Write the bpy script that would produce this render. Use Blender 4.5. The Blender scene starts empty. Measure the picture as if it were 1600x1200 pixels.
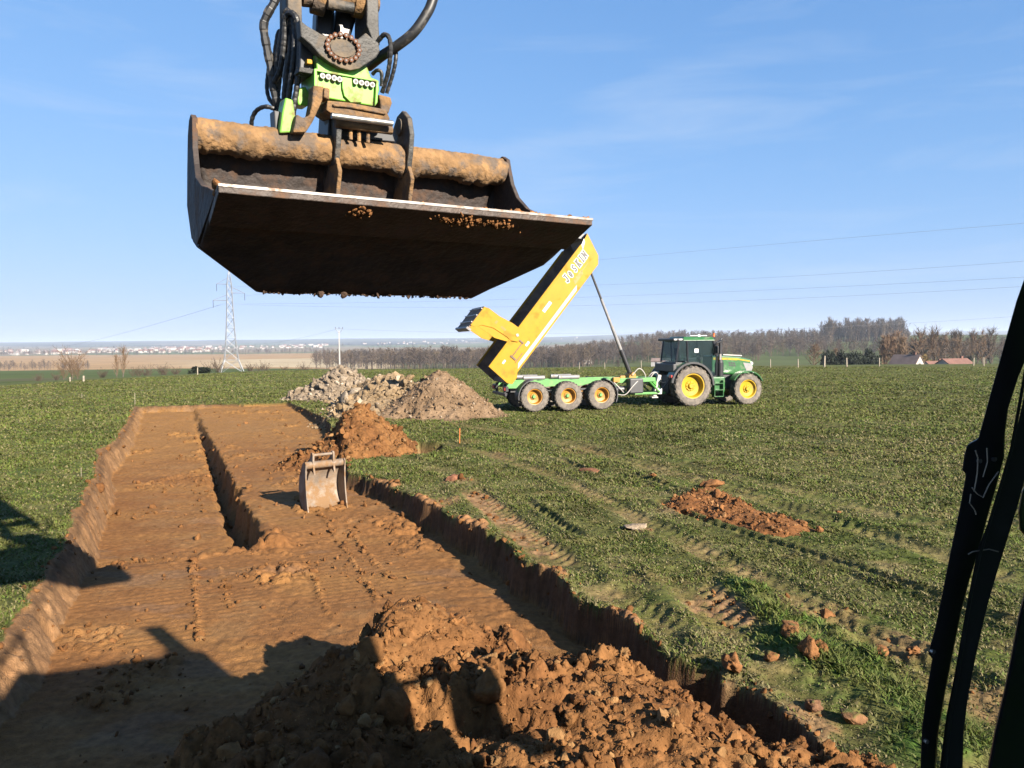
import bpy, math, random
import numpy as np
from mathutils import Matrix, Vector, Euler

# ------------------------------------------------------------------ camera, sky, sun, exposure
SC = bpy.context.scene
COL = SC.collection
R = math.radians
EYE = Vector((0, 0, 3.0))
FPX = 1200.0
cam_d = bpy.data.cameras.new('camera')
cam_d.sensor_width = 36.0
cam_d.lens = 36.0 * FPX / 1600.0
cam_d.clip_start = 0.05
cam_d.clip_end = 40000
cam = bpy.data.objects.new('camera', cam_d)
COL.objects.link(cam)
CROT = Matrix.Rotation(R(90 - 3.1), 3, 'X') @ Matrix.Rotation(R(-0.5), 3, 'Z')
cam.matrix_world = Matrix.Translation(EYE) @ CROT.to_4x4()
SC.camera = cam

SUN_EL = 24.0
SUN_H = Vector((0.665, -0.747, 0)).normalized()          # horizontal direction towards the sun
world = bpy.data.worlds.new('World')
SC.world = world
world.use_nodes = True
nt = world.node_tree
bg = nt.nodes['Background']
sky = nt.nodes.new('ShaderNodeTexSky')
sky.sky_type = 'NISHITA'
sky.sun_disc = False
sky.sun_elevation = R(SUN_EL)
sky.sun_rotation = math.atan2(SUN_H.x, SUN_H.y)
sky.altitude = 100
sky.air_density = 1.0
sky.dust_density = 0.0
sky.ozone_density = 8.0
EXPO = 1.9
# the sky's bright rim is rolled off softly, as haze and film do
def vmath(op, *ins):
    v = nt.nodes.new('ShaderNodeVectorMath'); v.operation = op
    for i, q in enumerate(ins):
        if isinstance(q, tuple): v.inputs[i].default_value = q
        else: nt.links.new(q, v.inputs[i])
    return v.outputs[0]
K = 0.41
lim = (0.86, 0.98, 1.42)
lit = vmath('MULTIPLY', sky.outputs[0], (K * 0.90, K * 1.06, K * 1.26))
den = vmath('ADD', vmath('DIVIDE', lit, lim), (1.0, 1.0, 1.0))
soft = vmath('DIVIDE', lit, den)
# thin high cirrus streaks
tc = nt.nodes.new('ShaderNodeTexCoord')
mp = nt.nodes.new('ShaderNodeMapping')
mp.inputs['Rotation'].default_value = (0.0, -0.42, 0.35)
mp.inputs['Scale'].default_value = (1.2, 1.2, 9.0)
nz = nt.nodes.new('ShaderNodeTexNoise')
nz.inputs['Scale'].default_value = 1.9
nz.inputs['Detail'].default_value = 8.0
nz.inputs['Roughness'].default_value = 0.58
nz.inputs['Distortion'].default_value = 0.7
rp = nt.nodes.new('ShaderNodeValToRGB')
rp.color_ramp.elements[0].position = 0.52
rp.color_ramp.elements[1].position = 0.82
rp.color_ramp.elements[1].color = (0.30, 0.30, 0.30, 1)
mx = nt.nodes.new('ShaderNodeMixRGB')
mx.inputs[2].default_value = (0.74, 0.84, 0.98, 1)
nt.links.new(tc.outputs['Generated'], mp.inputs[0])
nt.links.new(mp.outputs[0], nz.inputs['Vector'])
nt.links.new(nz.outputs['Fac'], rp.inputs[0])
nt.links.new(rp.outputs[0], mx.inputs[0])
nt.links.new(soft, mx.inputs[1])
BGS = 0.1
fin = vmath('SCALE', mx.outputs[0])
fin.node.inputs['Scale'].default_value = 1.0 / (2 ** EXPO) / BGS
nt.links.new(fin, bg.inputs[0])
bg.inputs[1].default_value = BGS

sun_d = bpy.data.lights.new('sun', 'SUN')
sun_d.energy = 5.0
sun_d.angle = R(0.55)
sun_d.color = (1.0, 0.90, 0.76)
sun = bpy.data.objects.new('sun', sun_d)
COL.objects.link(sun)
SUNV = (SUN_H * math.cos(R(SUN_EL)) + Vector((0, 0, math.sin(R(SUN_EL))))).normalized()
sun.rotation_euler = SUNV.to_track_quat('Z', 'Y').to_euler()
sun.location = (20, -20, 30)

SC.view_settings.view_transform = 'Standard'
SC.view_settings.look = 'None'
SC.view_settings.exposure = EXPO
SC.view_settings.gamma = 1.0
SC.cycles.max_bounces = 6
SC.cycles.diffuse_bounces = 3
SC.cycles.transparent_max_bounces = 16
SC.cycles.volume_bounces = 0

rng = np.random.default_rng(7)
random.seed(7)

# ------------------------------------------------------------------ places in the world
def ray(px, py):
    return CROT @ Vector(((px - 800) / FPX, (600 - py) / FPX, -1.0))

def G(px, py, z=0.0):
    """point of the level z that is seen at a place of the picture (reading positions off the photograph)"""
    d = ray(px, py)
    t = (z - EYE.z) / d.z
    return EYE + d * t

def D(px, py, dist):
    """point at a horizontal distance dist in front of the viewer"""
    d = ray(px, py)
    return EYE + d * (dist / d.y)

# ------------------------------------------------------------------ noise
def _hash(ix, iy, s):
    h = (ix.astype(np.int64) * 374761393 + iy.astype(np.int64) * 668265263 + int(s) * 2147483647 * 31) & 0xffffffff
    h = ((h ^ (h >> 13)) * 1274126177) & 0xffffffff
    h = (h ^ (h >> 16)) & 0xffffffff
    return h.astype(np.float64) / 4294967295.0

def vnoise(x, y, s=0):
    x = np.asarray(x, float); y = np.asarray(y, float)
    ix = np.floor(x); iy = np.floor(y)
    fx = x - ix; fy = y - iy
    fx = fx * fx * fx * (fx * (fx * 6 - 15) + 10); fy = fy * fy * fy * (fy * (fy * 6 - 15) + 10)
    a = _hash(ix, iy, s); b = _hash(ix + 1, iy, s); c = _hash(ix, iy + 1, s); d = _hash(ix + 1, iy + 1, s)
    return (a + (b - a) * fx) * (1 - fy) + (c + (d - c) * fx) * fy

def fbm(x, y, s=0, o=4, g=0.5):
    t = 0; a = 1.0; n = 0
    for i in range(o):
        ca, sa = math.cos(0.6 * i), math.sin(0.6 * i)
        t = t + a * (vnoise(x * ca - y * sa, x * sa + y * ca, s + i * 17) * 2 - 1)
        n += a; a *= g
        x = x * 2.03; y = y * 2.03
    return t / n

def worley(x, y, s=0):
    """distance to the nearest scattered point and a random value of it"""
    x = np.asarray(x, float); y = np.asarray(y, float)
    ix = np.floor(x); iy = np.floor(y)
    best = np.full(x.shape, 9.0); val = np.zeros(x.shape)
    for dx in (-1, 0, 1):
        for dy in (-1, 0, 1):
            cx = ix + dx; cy = iy + dy
            px_ = cx + _hash(cx, cy, s); py_ = cy + _hash(cx, cy, s + 5)
            d = np.hypot(px_ - x, py_ - y)
            m = d < best
            best = np.where(m, d, best); val = np.where(m, _hash(cx, cy, s + 9), val)
    return best, val

def clods(x, y, size, s=0):
    d, v = worley(x / size + 0.3 * fbm(x / size, y / size, s + 3, 2), y / size, s)
    r = 0.25 + 0.45 * v
    return np.sqrt(np.clip(1 - (d / r) ** 2, 0, 1)) * r * size

def sstep(a, b, x):
    t = np.clip((x - a) / (b - a), 0, 1)
    return t * t * (3 - 2 * t)

def seg_dist(x, y, pts):
    """distance to a polyline and how far along it the nearest place is"""
    best = np.full(np.shape(x), 1e9); along = np.zeros(np.shape(x)); acc = 0.0
    for (ax, ay), (bx, by) in zip(pts[:-1], pts[1:]):
        L2 = (bx - ax) ** 2 + (by - ay) ** 2; L = math.sqrt(L2)
        t = np.clip(((x - ax) * (bx - ax) + (y - ay) * (by - ay)) / L2, 0, 1)
        d = np.hypot(x - ax - t * (bx - ax), y - ay - t * (by - ay))
        m = d < best
        best = np.where(m, d, best); along = np.where(m, acc + t * L, along)
        acc += L
    return best, along

def inside(x, y, poly):
    c = np.zeros(np.shape(x), bool)
    n = len(poly)
    for i in range(n):
        x1, y1 = poly[i]; x2, y2 = poly[(i + 1) % n]
        if y1 == y2: continue
        m = ((y1 > y) != (y2 > y)) & (x < (x2 - x1) * (y - y1) / (y2 - y1) + x1)
        c ^= m
    return c

def sdist(x, y, poly):
    d, _ = seg_dist(x, y, list(poly) + [poly[0]])
    return np.where(inside(x, y, poly), d, -d)

# ------------------------------------------------------------------ materials
ALB = 0.64          # scales all albedos down to offset the raised exposure, for deeper shade
def mat(name, col, rough=0.6, metal=0.0, var=0.25, scale=8.0, bump=0.0, bscale=60.0, dirt=None, dirt_amt=0.5, dirt_scale=5.0,
        attr=False, trans=0.0, coat=0.0, spec=0.5):
    m = bpy.data.materials.new(name)
    m.use_nodes = True
    n = m.node_tree.nodes; l = m.node_tree.links
    b = n['Principled BSDF']
    b.inputs['Roughness'].default_value = rough
    b.inputs['Metallic'].default_value = metal
    b.inputs['Specular IOR Level'].default_value = spec
    if coat: b.inputs['Coat Weight'].default_value = coat
    t = n.new('ShaderNodeTexCoord')
    src = None
    if attr:
        a = n.new('ShaderNodeAttribute'); a.attribute_name = 'col'
        src = a.outputs['Color']
    no = n.new('ShaderNodeTexNoise'); no.inputs['Scale'].default_value = scale; no.inputs['Detail'].default_value = 6
    l.new(t.outputs['Object'], no.inputs['Vector'])
    mr = n.new('ShaderNodeMapRange'); mr.inputs[1].default_value = 0.3; mr.inputs[2].default_value = 0.7
    mr.inputs[3].default_value = ALB * (1 - var); mr.inputs[4].default_value = ALB * (1 + var)
    l.new(no.outputs['Fac'], mr.inputs[0])
    vm = n.new('ShaderNodeVectorMath'); vm.operation = 'SCALE'
    if src is not None: l.new(src, vm.inputs[0])
    else: vm.inputs[0].default_value = col[:3]
    l.new(mr.outputs[0], vm.inputs['Scale'])
    out = vm.outputs[0]
    if dirt:
        n2 = n.new('ShaderNodeTexNoise'); n2.inputs['Scale'].default_value = dirt_scale; n2.inputs['Detail'].default_value = 8
        n2.inputs['Roughness'].default_value = 0.65
        l.new(t.outputs['Object'], n2.inputs['Vector'])
        r2 = n.new('ShaderNodeMapRange'); c = 0.68 - 0.36 * dirt_amt
        r2.inputs[1].default_value = c - 0.05; r2.inputs[2].default_value = c + 0.07
        l.new(n2.outputs['Fac'], r2.inputs[0])
        mm = n.new('ShaderNodeMixRGB'); mm.inputs[2].default_value = (*[ALB * q for q in dirt], 1)
        l.new(r2.outputs[0], mm.inputs[0]); l.new(out, mm.inputs[1])
        out = mm.outputs[0]
        rr = n.new('ShaderNodeMapRange'); rr.inputs[3].default_value = rough; rr.inputs[4].default_value = 0.95
        l.new(r2.outputs[0], rr.inputs[0]); l.new(rr.outputs[0], b.inputs['Roughness'])
        if metal:
            m3 = n.new('ShaderNodeMapRange'); m3.inputs[3].default_value = metal; m3.inputs[4].default_value = 0
            l.new(r2.outputs[0], m3.inputs[0]); l.new(m3.outputs[0], b.inputs['Metallic'])
    l.new(out, b.inputs['Base Color'])
    if bump:
        bn = n.new('ShaderNodeTexNoise'); bn.inputs['Scale'].default_value = bscale; bn.inputs['Detail'].default_value = 8
        l.new(t.outputs['Object'], bn.inputs['Vector'])
        bu = n.new('ShaderNodeBump'); bu.inputs['Strength'].default_value = bump; bu.inputs['Distance'].default_value = 0.02
        l.new(bn.outputs['Fac'], bu.inputs['Height']); l.new(bu.outputs[0], b.inputs['Normal'])
    if trans:
        tr = n.new('ShaderNodeBsdfTranslucent'); l.new(out, tr.inputs['Color'])
        mi = n.new('ShaderNodeMixShader'); mi.inputs[0].default_value = trans
        l.new(b.outputs[0], mi.inputs[1]); l.new(tr.outputs[0], mi.inputs[2])
        l.new(mi.outputs[0], n['Material Output'].inputs['Surface'])
    return m

def glass_mat(name, tint, alpha):
    m = bpy.data.materials.new(name); m.use_nodes = True
    n = m.node_tree.nodes; l = m.node_tree.links
    b = n['Principled BSDF']
    b.inputs['Base Color'].default_value = (*tint, 1); b.inputs['Roughness'].default_value = 0.06
    b.inputs['Specular IOR Level'].default_value = 0.6
    tr = n.new('ShaderNodeBsdfTransparent'); tr.inputs[0].default_value = (0.75, 0.85, 0.85, 1)
    mi = n.new('ShaderNodeMixShader'); mi.inputs[0].default_value = alpha
    l.new(tr.outputs[0], mi.inputs[1]); l.new(b.outputs[0], mi.inputs[2])
    l.new(mi.outputs[0], n['Material Output'].inputs['Surface'])
    return m

SOILC = (0.34, 0.175, 0.075)
MUD = (0.36, 0.205, 0.09)
M = {}
M['soil'] = mat('soil', SOILC, 0.95, attr=True, var=0.26, scale=13, bump=0.9, bscale=60, spec=0.12)
M['turf'] = mat('turf', (0.1, 0.12, 0.04), 0.95, attr=True, var=0.35, scale=14, bump=0.6, bscale=30, spec=0.1)
M['blade'] = mat('blade', (0.1, 0.14, 0.04), 0.7, attr=True, var=0.05, scale=2, trans=0.25, spec=0.2)
M['land'] = mat('land', (0.2, 0.2, 0.1), 1.0, attr=True, var=0.12, scale=0.02, spec=0.0)
M['clod'] = mat('clod', SOILC, 0.95, attr=True, var=0.3, scale=16, bump=0.6, bscale=60, spec=0.1)
M['twig'] = mat('twig', (0.1, 0.08, 0.07), 0.9, attr=True, var=0.2, scale=0.3, spec=0.1)
M['leaf'] = mat('leaf', (0.03, 0.05, 0.02), 0.7, attr=True, var=0.3, scale=1.0, spec=0.2)
M['mudsteel'] = mat('mudsteel', (0.036, 0.025, 0.021), 0.75, 0.1, var=0.4, scale=6, dirt=(0.095, 0.05, 0.028), dirt_amt=0.36, dirt_scale=5, bump=0.8, bscale=22)
M['mudthick'] = mat('mudthick', (0.235, 0.132, 0.054), 0.95, var=0.45, scale=11, dirt=(0.12, 0.088, 0.065), dirt_amt=0.42, dirt_scale=8, bump=0.9, bscale=30)
M['edge'] = mat('edge', (0.30, 0.27, 0.25), 0.5, 0.4, var=0.25, scale=14, dirt=(0.25, 0.13, 0.06), dirt_amt=0.3, dirt_scale=8)
M['castiron'] = mat('castiron', (0.06, 0.058, 0.055), 0.62, 0.4, var=0.35, scale=9, dirt=(0.17, 0.13, 0.09), dirt_amt=0.36, dirt_scale=5, bump=0.35, bscale=50)
M['rust'] = mat('rust', (0.13, 0.048, 0.018), 0.85, 0.1, var=0.4, scale=60)
M['lime'] = mat('lime', (0.17, 0.46, 0.035), 0.45, 0.0, var=0.1, scale=7, dirt=(0.22, 0.20, 0.07), dirt_amt=0.34, dirt_scale=9, coat=0.2)
M['hose'] = mat('hose', (0.016, 0.016, 0.017), 0.5, 0.0, var=0.4, scale=25, dirt=(0.13, 0.11, 0.09), dirt_amt=0.22, dirt_scale=14)
M['lip'] = mat('lip', (0.06, 0.043, 0.035), 0.6, 0.3, var=0.4, scale=9, dirt=(0.13, 0.07, 0.04), dirt_amt=0.34, dirt_scale=6, bump=0.4, bscale=40)
M['black'] = mat('black', (0.019, 0.019, 0.023), 0.42, var=0.3, scale=12)
M['rubber'] = mat('rubber', (0.014, 0.014, 0.015), 0.65, var=0.3, scale=20, dirt=(0.05, 0.045, 0.04), dirt_amt=0.15, dirt_scale=30)
M['steel'] = mat('steel', (0.45, 0.43, 0.40), 0.35, 0.8, var=0.25, scale=20, dirt=(0.3, 0.18, 0.09), dirt_amt=0.35, dirt_scale=8)
M['yellow'] = mat('yellow', (0.46, 0.235, 0.001), 0.55, var=0.07, scale=3, dirt=(0.34, 0.19, 0.03), dirt_amt=0.2, dirt_scale=2.2, spec=0.25)
M['rimyellow'] = mat('rimyellow', (0.46, 0.30, 0.004), 0.5, var=0.07, scale=5, dirt=(0.33, 0.23, 0.06), dirt_amt=0.25, dirt_scale=4, spec=0.3)
M['rimorange'] = mat('rimorange', (0.44, 0.185, 0.004), 0.5, var=0.08, scale=5, dirt=(0.42, 0.25, 0.07), dirt_amt=0.25, dirt_scale=4, coat=0.2)
M['tyre'] = mat('tyre', (0.14, 0.122, 0.105), 0.95, var=0.25, scale=7, dirt=(0.21, 0.18, 0.15), dirt_amt=0.45, dirt_scale=5)
M['tyretread'] = mat('tyretread', (0.05, 0.045, 0.04), 0.95, var=0.25, scale=7, dirt=(0.16, 0.13, 0.10), dirt_amt=0.4, dirt_scale=6)
M['jgreen'] = mat('jgreen', (0.014, 0.115, 0.022), 0.35, var=0.1, scale=3, dirt=(0.10, 0.15, 0.07), dirt_amt=0.22, dirt_scale=4, coat=0.4)
M['tgreen'] = mat('tgreen', (0.085, 0.31, 0.065), 0.5, var=0.12, scale=4, dirt=(0.22, 0.30, 0.15), dirt_amt=0.3, dirt_scale=4)
M['boxinner'] = mat('boxinner', (0.17, 0.115, 0.08), 0.85, var=0.35, scale=2.5, dirt=(0.26, 0.18, 0.125), dirt_amt=0.4, dirt_scale=3)
M['greypaint'] = mat('greypaint', (0.22, 0.22, 0.23), 0.5, var=0.15, scale=5, dirt=(0.28, 0.24, 0.2), dirt_amt=0.3, dirt_scale=5)
M['darkgrey'] = mat('darkgrey', (0.035, 0.036, 0.042), 0.5, var=0.2, scale=5)
M['white'] = mat('white', (0.75, 0.75, 0.72), 0.5, var=0.06, scale=5)
M['palegrey'] = mat('palegrey', (0.48, 0.45, 0.42), 0.6, var=0.1, scale=4)
M['orange'] = mat('orange', (0.75, 0.16, 0.02), 0.5, var=0.1, scale=5)
M['red'] = mat('red', (0.5, 0.03, 0.02), 0.4, var=0.1, scale=5)
M['glass'] = glass_mat('glass', (0.03, 0.045, 0.05), 0.2)
M['oldsteel'] = mat('oldsteel', (0.23, 0.175, 0.13), 0.65, 0.15, var=0.3, scale=6, dirt=(0.21, 0.12, 0.055), dirt_amt=0.5, dirt_scale=3.5, bump=0.25, bscale=40)
M['galv'] = mat('galv', (0.30, 0.32, 0.35), 0.6, 0.2, var=0.1, scale=1)
M['concrete'] = mat('concrete', (0.42, 0.41, 0.40), 0.9, var=0.1, scale=3)
M['wood'] = mat('wood', (0.33, 0.28, 0.22), 0.9, var=0.25, scale=6)
M['plaster'] = mat('plaster', (0.45, 0.41, 0.37), 0.9, var=0.12, scale=0.5)
M['rooftile'] = mat('rooftile', (0.19, 0.092, 0.068), 0.9, var=0.2, scale=0.8)
M['roofslate'] = mat('roofslate', (0.21, 0.15, 0.13), 0.9, var=0.2, scale=0.8)

# ------------------------------------------------------------------ mesh helpers
def tag(o, label=None, cat=None, group=None, kind=None):
    if label: o['label'] = label
    if cat: o['category'] = cat
    if group: o['group'] = group
    if kind: o['kind'] = kind
    return o

def empty(name, loc=(0, 0, 0), rz=0.0):
    o = bpy.data.objects.new(name, None)
    o.empty_display_size = 0.3
    COL.objects.link(o)
    o.location = loc; o.rotation_euler = (0, 0, rz)
    return o

def link(name, me, m, parent=None, smooth=False, bevel=0.0):
    o = bpy.data.objects.new(name, me)
    COL.objects.link(o)
    for x in (m if isinstance(m, (list, tuple)) else [m]):
        me.materials.append(x)
    if parent is not None: o.parent = parent
    if smooth:
        me.polygons.foreach_set('use_smooth', np.ones(len(me.polygons), bool))
    if bevel:
        b = o.modifiers.new('bevel', 'BEVEL'); b.width = bevel; b.segments = 2; b.limit_method = 'ANGLE'; b.angle_limit = R(40)
    return o

def arr_mesh(name, V, F, col=None):
    """mesh from numpy arrays: V (n,3), F (m,k) with every face of k corners"""
    V = np.ascontiguousarray(V, np.float32); F = np.ascontiguousarray(F, np.int32)
    me = bpy.data.meshes.new(name)
    k = F.shape[1]
    me.vertices.add(len(V)); me.vertices.foreach_set('co', V.ravel())
    me.loops.add(F.size); me.loops.foreach_set('vertex_index', F.ravel())
    me.polygons.add(len(F)); me.polygons.foreach_set('loop_start', np.arange(0, F.size, k, dtype=np.int32))
    try: me.polygons.foreach_set('loop_total', np.full(len(F), k, np.int32))
    except Exception: pass
    if col is not None:
        a = me.attributes.new('col', 'FLOAT_COLOR', 'POINT')
        c = np.ones((len(V), 4), np.float32); c[:, :3] = col
        a.data.foreach_set('color', c.ravel())
    me.update(); me.validate()
    return me

class MB:
    """collects shapes and links them as one mesh object"""
    def __init__(s): s.v = []; s.f = []; s.mi = []; s.cur = 0; s.M = Matrix.Identity(4)
    def add(s, vs, fs):
        n = len(s.v)
        s.v += [tuple(s.M @ Vector(v)) for v in vs]
        s.f += [tuple(i + n for i in f) for f in fs]
        s.mi += [s.cur] * len(fs)
        return s
    def box(s, c, size, rot=None, taper=1.0):
        x, y, z = [q / 2 for q in size]
        vs = []
        for dz, k in ((-z, 1.0), (z, taper)):
            for dx, dy in ((-x, -y), (x, -y), (x, y), (-x, y)):
                vs.append(Vector((dx * k, dy * k, dz)))
        if rot is not None:
            m = rot if isinstance(rot, Matrix) else Euler(rot).to_matrix()
            vs = [m @ v for v in vs]
        vs = [v + Vector(c) for v in vs]
        return s.add(vs, [(3, 2, 1, 0), (4, 5, 6, 7), (0, 1, 5, 4), (1, 2, 6, 5), (2, 3, 7, 6), (3, 0, 4, 7)])
    def prism(s, a, b):
        """solid between two outlines with the same number of corners"""
        n = len(a)
        fs = [tuple(reversed(range(n))), tuple(range(n, 2 * n))]
        fs += [(i, (i + 1) % n, n + (i + 1) % n, n + i) for i in range(n)]
        return s.add(list(a) + list(b), fs)
    def tube(s, pts, r, seg=8, caps=True, closed=False):
        pts = [Vector(p) for p in pts]
        n = len(pts)
        rs = r if isinstance(r, (list, tuple)) else [r] * n
        vs = []; up = None
        for i, p in enumerate(pts):
            if closed: t = pts[(i + 1) % n] - pts[i - 1]
            else: t = pts[min(i + 1, n - 1)] - pts[max(i - 1, 0)]
            t.normalize()
            if up is None:
                up = Vector((0, 0, 1)) if abs(t.z) < 0.9 else Vector((1, 0, 0))
            a = t.cross(up)
            if a.length < 1e-6: a = t.orthogonal()
            a.normalize(); b = a.cross(t); up = b
            for k in range(seg):
                w = 2 * math.pi * k / seg
                vs.append(p + (a * math.cos(w) + b * math.sin(w)) * rs[i])
        fs = []
        for i in range(n if closed else n - 1):
            j = (i + 1) % n
            for k in range(seg):
                k2 = (k + 1) % seg
                fs.append((i * seg + k, j * seg + k, j * seg + k2, i * seg + k2))
        if caps and not closed:
            fs.append(tuple(range(seg))); fs.append(tuple(reversed(range((n - 1) * seg, n * seg))))
        return s.add(vs, fs)
    def lathe(s, prof, seg=24, axis='Y', c=(0, 0, 0)):
        """prof: (radius, along) pairs turned about an axis through c"""
        vs = []; n = len(prof)
        for k in range(seg):
            w = 2 * math.pi * k / seg
            for r, h in prof:
                if axis == 'Y': v = (r * math.cos(w), h, r * math.sin(w))
                elif axis == 'X': v = (h, r * math.cos(w), r * math.sin(w))
                else: v = (r * math.cos(w), r * math.sin(w), h)
                vs.append(Vector(v) + Vector(c))
        fs = []
        for k in range(seg):
            k2 = (k + 1) % seg
            for i in range(n - 1):
                fs.append((k * n + i, k * n + i + 1, k2 * n + i + 1, k2 * n + i))
        return s.add(vs, fs)
    def build(s, name, m, parent=None, smooth=False, bevel=0.0):
        me = bpy.data.meshes.new(name)
        me.from_pydata(s.v, [], s.f)
        if isinstance(m, (list, tuple)):
            me.polygons.foreach_set('material_index', np.array(s.mi, np.int32))
        me.update()
        import bmesh
        bm = bmesh.new(); bm.from_mesh(me); bmesh.ops.recalc_face_normals(bm, faces=bm.faces); bm.to_mesh(me); bm.free()
        return link(name, me, m, parent, smooth, bevel)

def smooth_path(pts, k=6):
    """rounded path through the points"""
    P = [Vector(p) for p in pts]; out = []
    for i in range(len(P) - 1):
        p0 = P[max(i - 1, 0)]; p1 = P[i]; p2 = P[i + 1]; p3 = P[min(i + 2, len(P) - 1)]
        for j in range(k):
            t = j / k
            out.append(0.5 * ((2 * p1) + (p2 - p0) * t + (2 * p0 - 5 * p1 + 4 * p2 - p3) * t * t + (3 * p1 - p0 - 3 * p2 + p3) * t ** 3))
    out.append(P[-1])
    return out

def auto_smooth(o, ang=40):
    o.data.polygons.foreach_set('use_smooth', np.ones(len(o.data.polygons), bool))
    try: o.data.set_sharp_from_angle(angle=R(ang))
    except Exception: pass
    return o

def copy_tree(o, parent=None):
    c = o.copy(); COL.objects.link(c)
    if parent is not None: c.parent = parent
    for ch in list(o.children): copy_tree(ch, c)
    return c

def ico(sub=1):
    t = (1 + 5 ** 0.5) / 2
    v = [(-1, t, 0), (1, t, 0), (-1, -t, 0), (1, -t, 0), (0, -1, t), (0, 1, t), (0, -1, -t), (0, 1, -t), (t, 0, -1), (t, 0, 1), (-t, 0, -1), (-t, 0, 1)]
    f = [(0, 11, 5), (0, 5, 1), (0, 1, 7), (0, 7, 10), (0, 10, 11), (1, 5, 9), (5, 11, 4), (11, 10, 2), (10, 7, 6), (7, 1, 8), (3, 9, 4), (3, 4, 2), (3, 2, 6), (3, 6, 8), (3, 8, 9), (4, 9, 5), (2, 4, 11), (6, 2, 10), (8, 6, 7), (9, 8, 1)]
    v = [np.array(p) / np.linalg.norm(p) for p in v]
    for _ in range(sub):
        cache = {}; nf = []
        def mid(a, b):
            k = (min(a, b), max(a, b))
            if k not in cache:
                p = v[a] + v[b]; v.append(p / np.linalg.norm(p)); cache[k] = len(v) - 1
            return cache[k]
        for a, b, c in f:
            ab, bc, ca = mid(a, b), mid(b, c), mid(c, a)
            nf += [(a, ab, ca), (b, bc, ab), (c, ca, bc), (ab, bc, ca)]
        f = nf
    return np.array(v), np.array(f)

def clod_proto(seed, sub=2, rough=0.35):
    V, F = ico(sub)
    r = np.random.default_rng(seed)
    d = np.zeros(len(V))
    for k in range(26):
        n = r.normal(size=3); n /= np.linalg.norm(n)
        fr = 1.5 * (9.0 if sub > 2 else 4.5) ** r.random()
        d += rough * 0.62 / fr ** 0.75 * np.abs(np.sin(V @ n * fr + r.uniform(0, 6))) * r.choice((-1, 1))
    d += r.normal(size=len(V)) * 0.03
    # a few flat broken faces
    W = V * (1 + d)[:, None]
    for k in range(5):
        n = r.normal(size=3); n /= np.linalg.norm(n)
        h = W @ n; lim = r.uniform(0.45, 0.8)
        W = W - np.outer(np.clip(h - lim, 0, None) * 0.9, n)
    W[:, 2] *= r.uniform(0.6, 0.9)
    return W, F

CLODS = [clod_proto(100 + i, 2, 0.42) for i in range(10)]
CLODS_FINE = [clod_proto(150 + i, 3, 0.5) for i in range(9)]
CLODS_LOW = [clod_proto(200 + i, 1) for i in range(8)]

def scatter(protos, P, S, seed=1, tilt=3.0):
    """merged copies of the prototypes: P (n,3) places, S (n,) sizes -> V, F, index of the copy each vertex belongs to"""
    r = np.random.default_rng(seed)
    Vs = []; Fs = []; Is = []; off = 0
    which = r.integers(0, len(protos), len(P))
    for k, (pv, pf) in enumerate(protos):
        idx = np.nonzero(which == k)[0]
        if not len(idx): continue
        n = len(idx)
        q = r.normal(size=(n, 4)); q[:, 1:3] *= tilt / 3.0
        q /= np.linalg.norm(q, axis=1)[:, None]
        w, x, y, z = q.T
        Rm = np.stack([1 - 2 * (y * y + z * z), 2 * (x * y - z * w), 2 * (x * z + y * w), 2 * (x * y + z * w), 1 - 2 * (x * x + z * z), 2 * (y * z - x * w),
                       2 * (x * z - y * w), 2 * (y * z + x * w), 1 - 2 * (x * x + y * y)], 1).reshape(n, 3, 3)
        W = np.einsum('nij,vj->nvi', Rm, pv) * S[idx][:, None, None] + P[idx][:, None, :]
        Vs.append(W.reshape(-1, 3))
        Fs.append((pf[None] + (np.arange(n) * len(pv))[:, None, None] + off).reshape(-1, pf.shape[1]))
        Is.append(np.repeat(idx, len(pv)))
        off += n * len(pv)
    return np.concatenate(Vs), np.concatenate(Fs), np.concatenate(Is)

# ------------------------------------------------------------------ the ground: field, pit and the land beyond
PU = Vector((0.92, 0.39)); PV = Vector((-0.39, 0.92))           # across and along the pit
def g2(px, py, z=0.0):
    p = G(px, py, z); return (p.x, p.y)

right_edge = [(3.6, -2.0), (2.9, 4.2)] + [g2(*p) for p in ((1290, 1168), (1180, 1092), (1085, 1040), (1030, 1012), (950, 958), (880, 912), (830, 884), (760, 838),
              (700, 803), (650, 778), (600, 756), (545, 737), (512, 657), (480, 640), (450, 628))]
left_edge = [g2(*p) for p in ((210, 636), (196, 662), (176, 690), (152, 704), (150, 738), (130, 768), (112, 812), (92, 856), (58, 905), (30, 950), (2, 1000))] + [(-4.6, 5.0), (-3.9, 1.0), (-2.6, -2.5)]
PIT = right_edge + left_edge
HOLE = [g2(*p) for p in ((632, 706), (652, 690), (690, 694), (694, 703), (660, 710))]

def yc_of(x, y):
    a = x / np.maximum(y, 1)
    return np.interp(a, [-1.2, -0.667, -0.5, -0.3, 0.2, 0.6, 1.2], [45, 55, 68, 86, 87, 86, 90])

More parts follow.
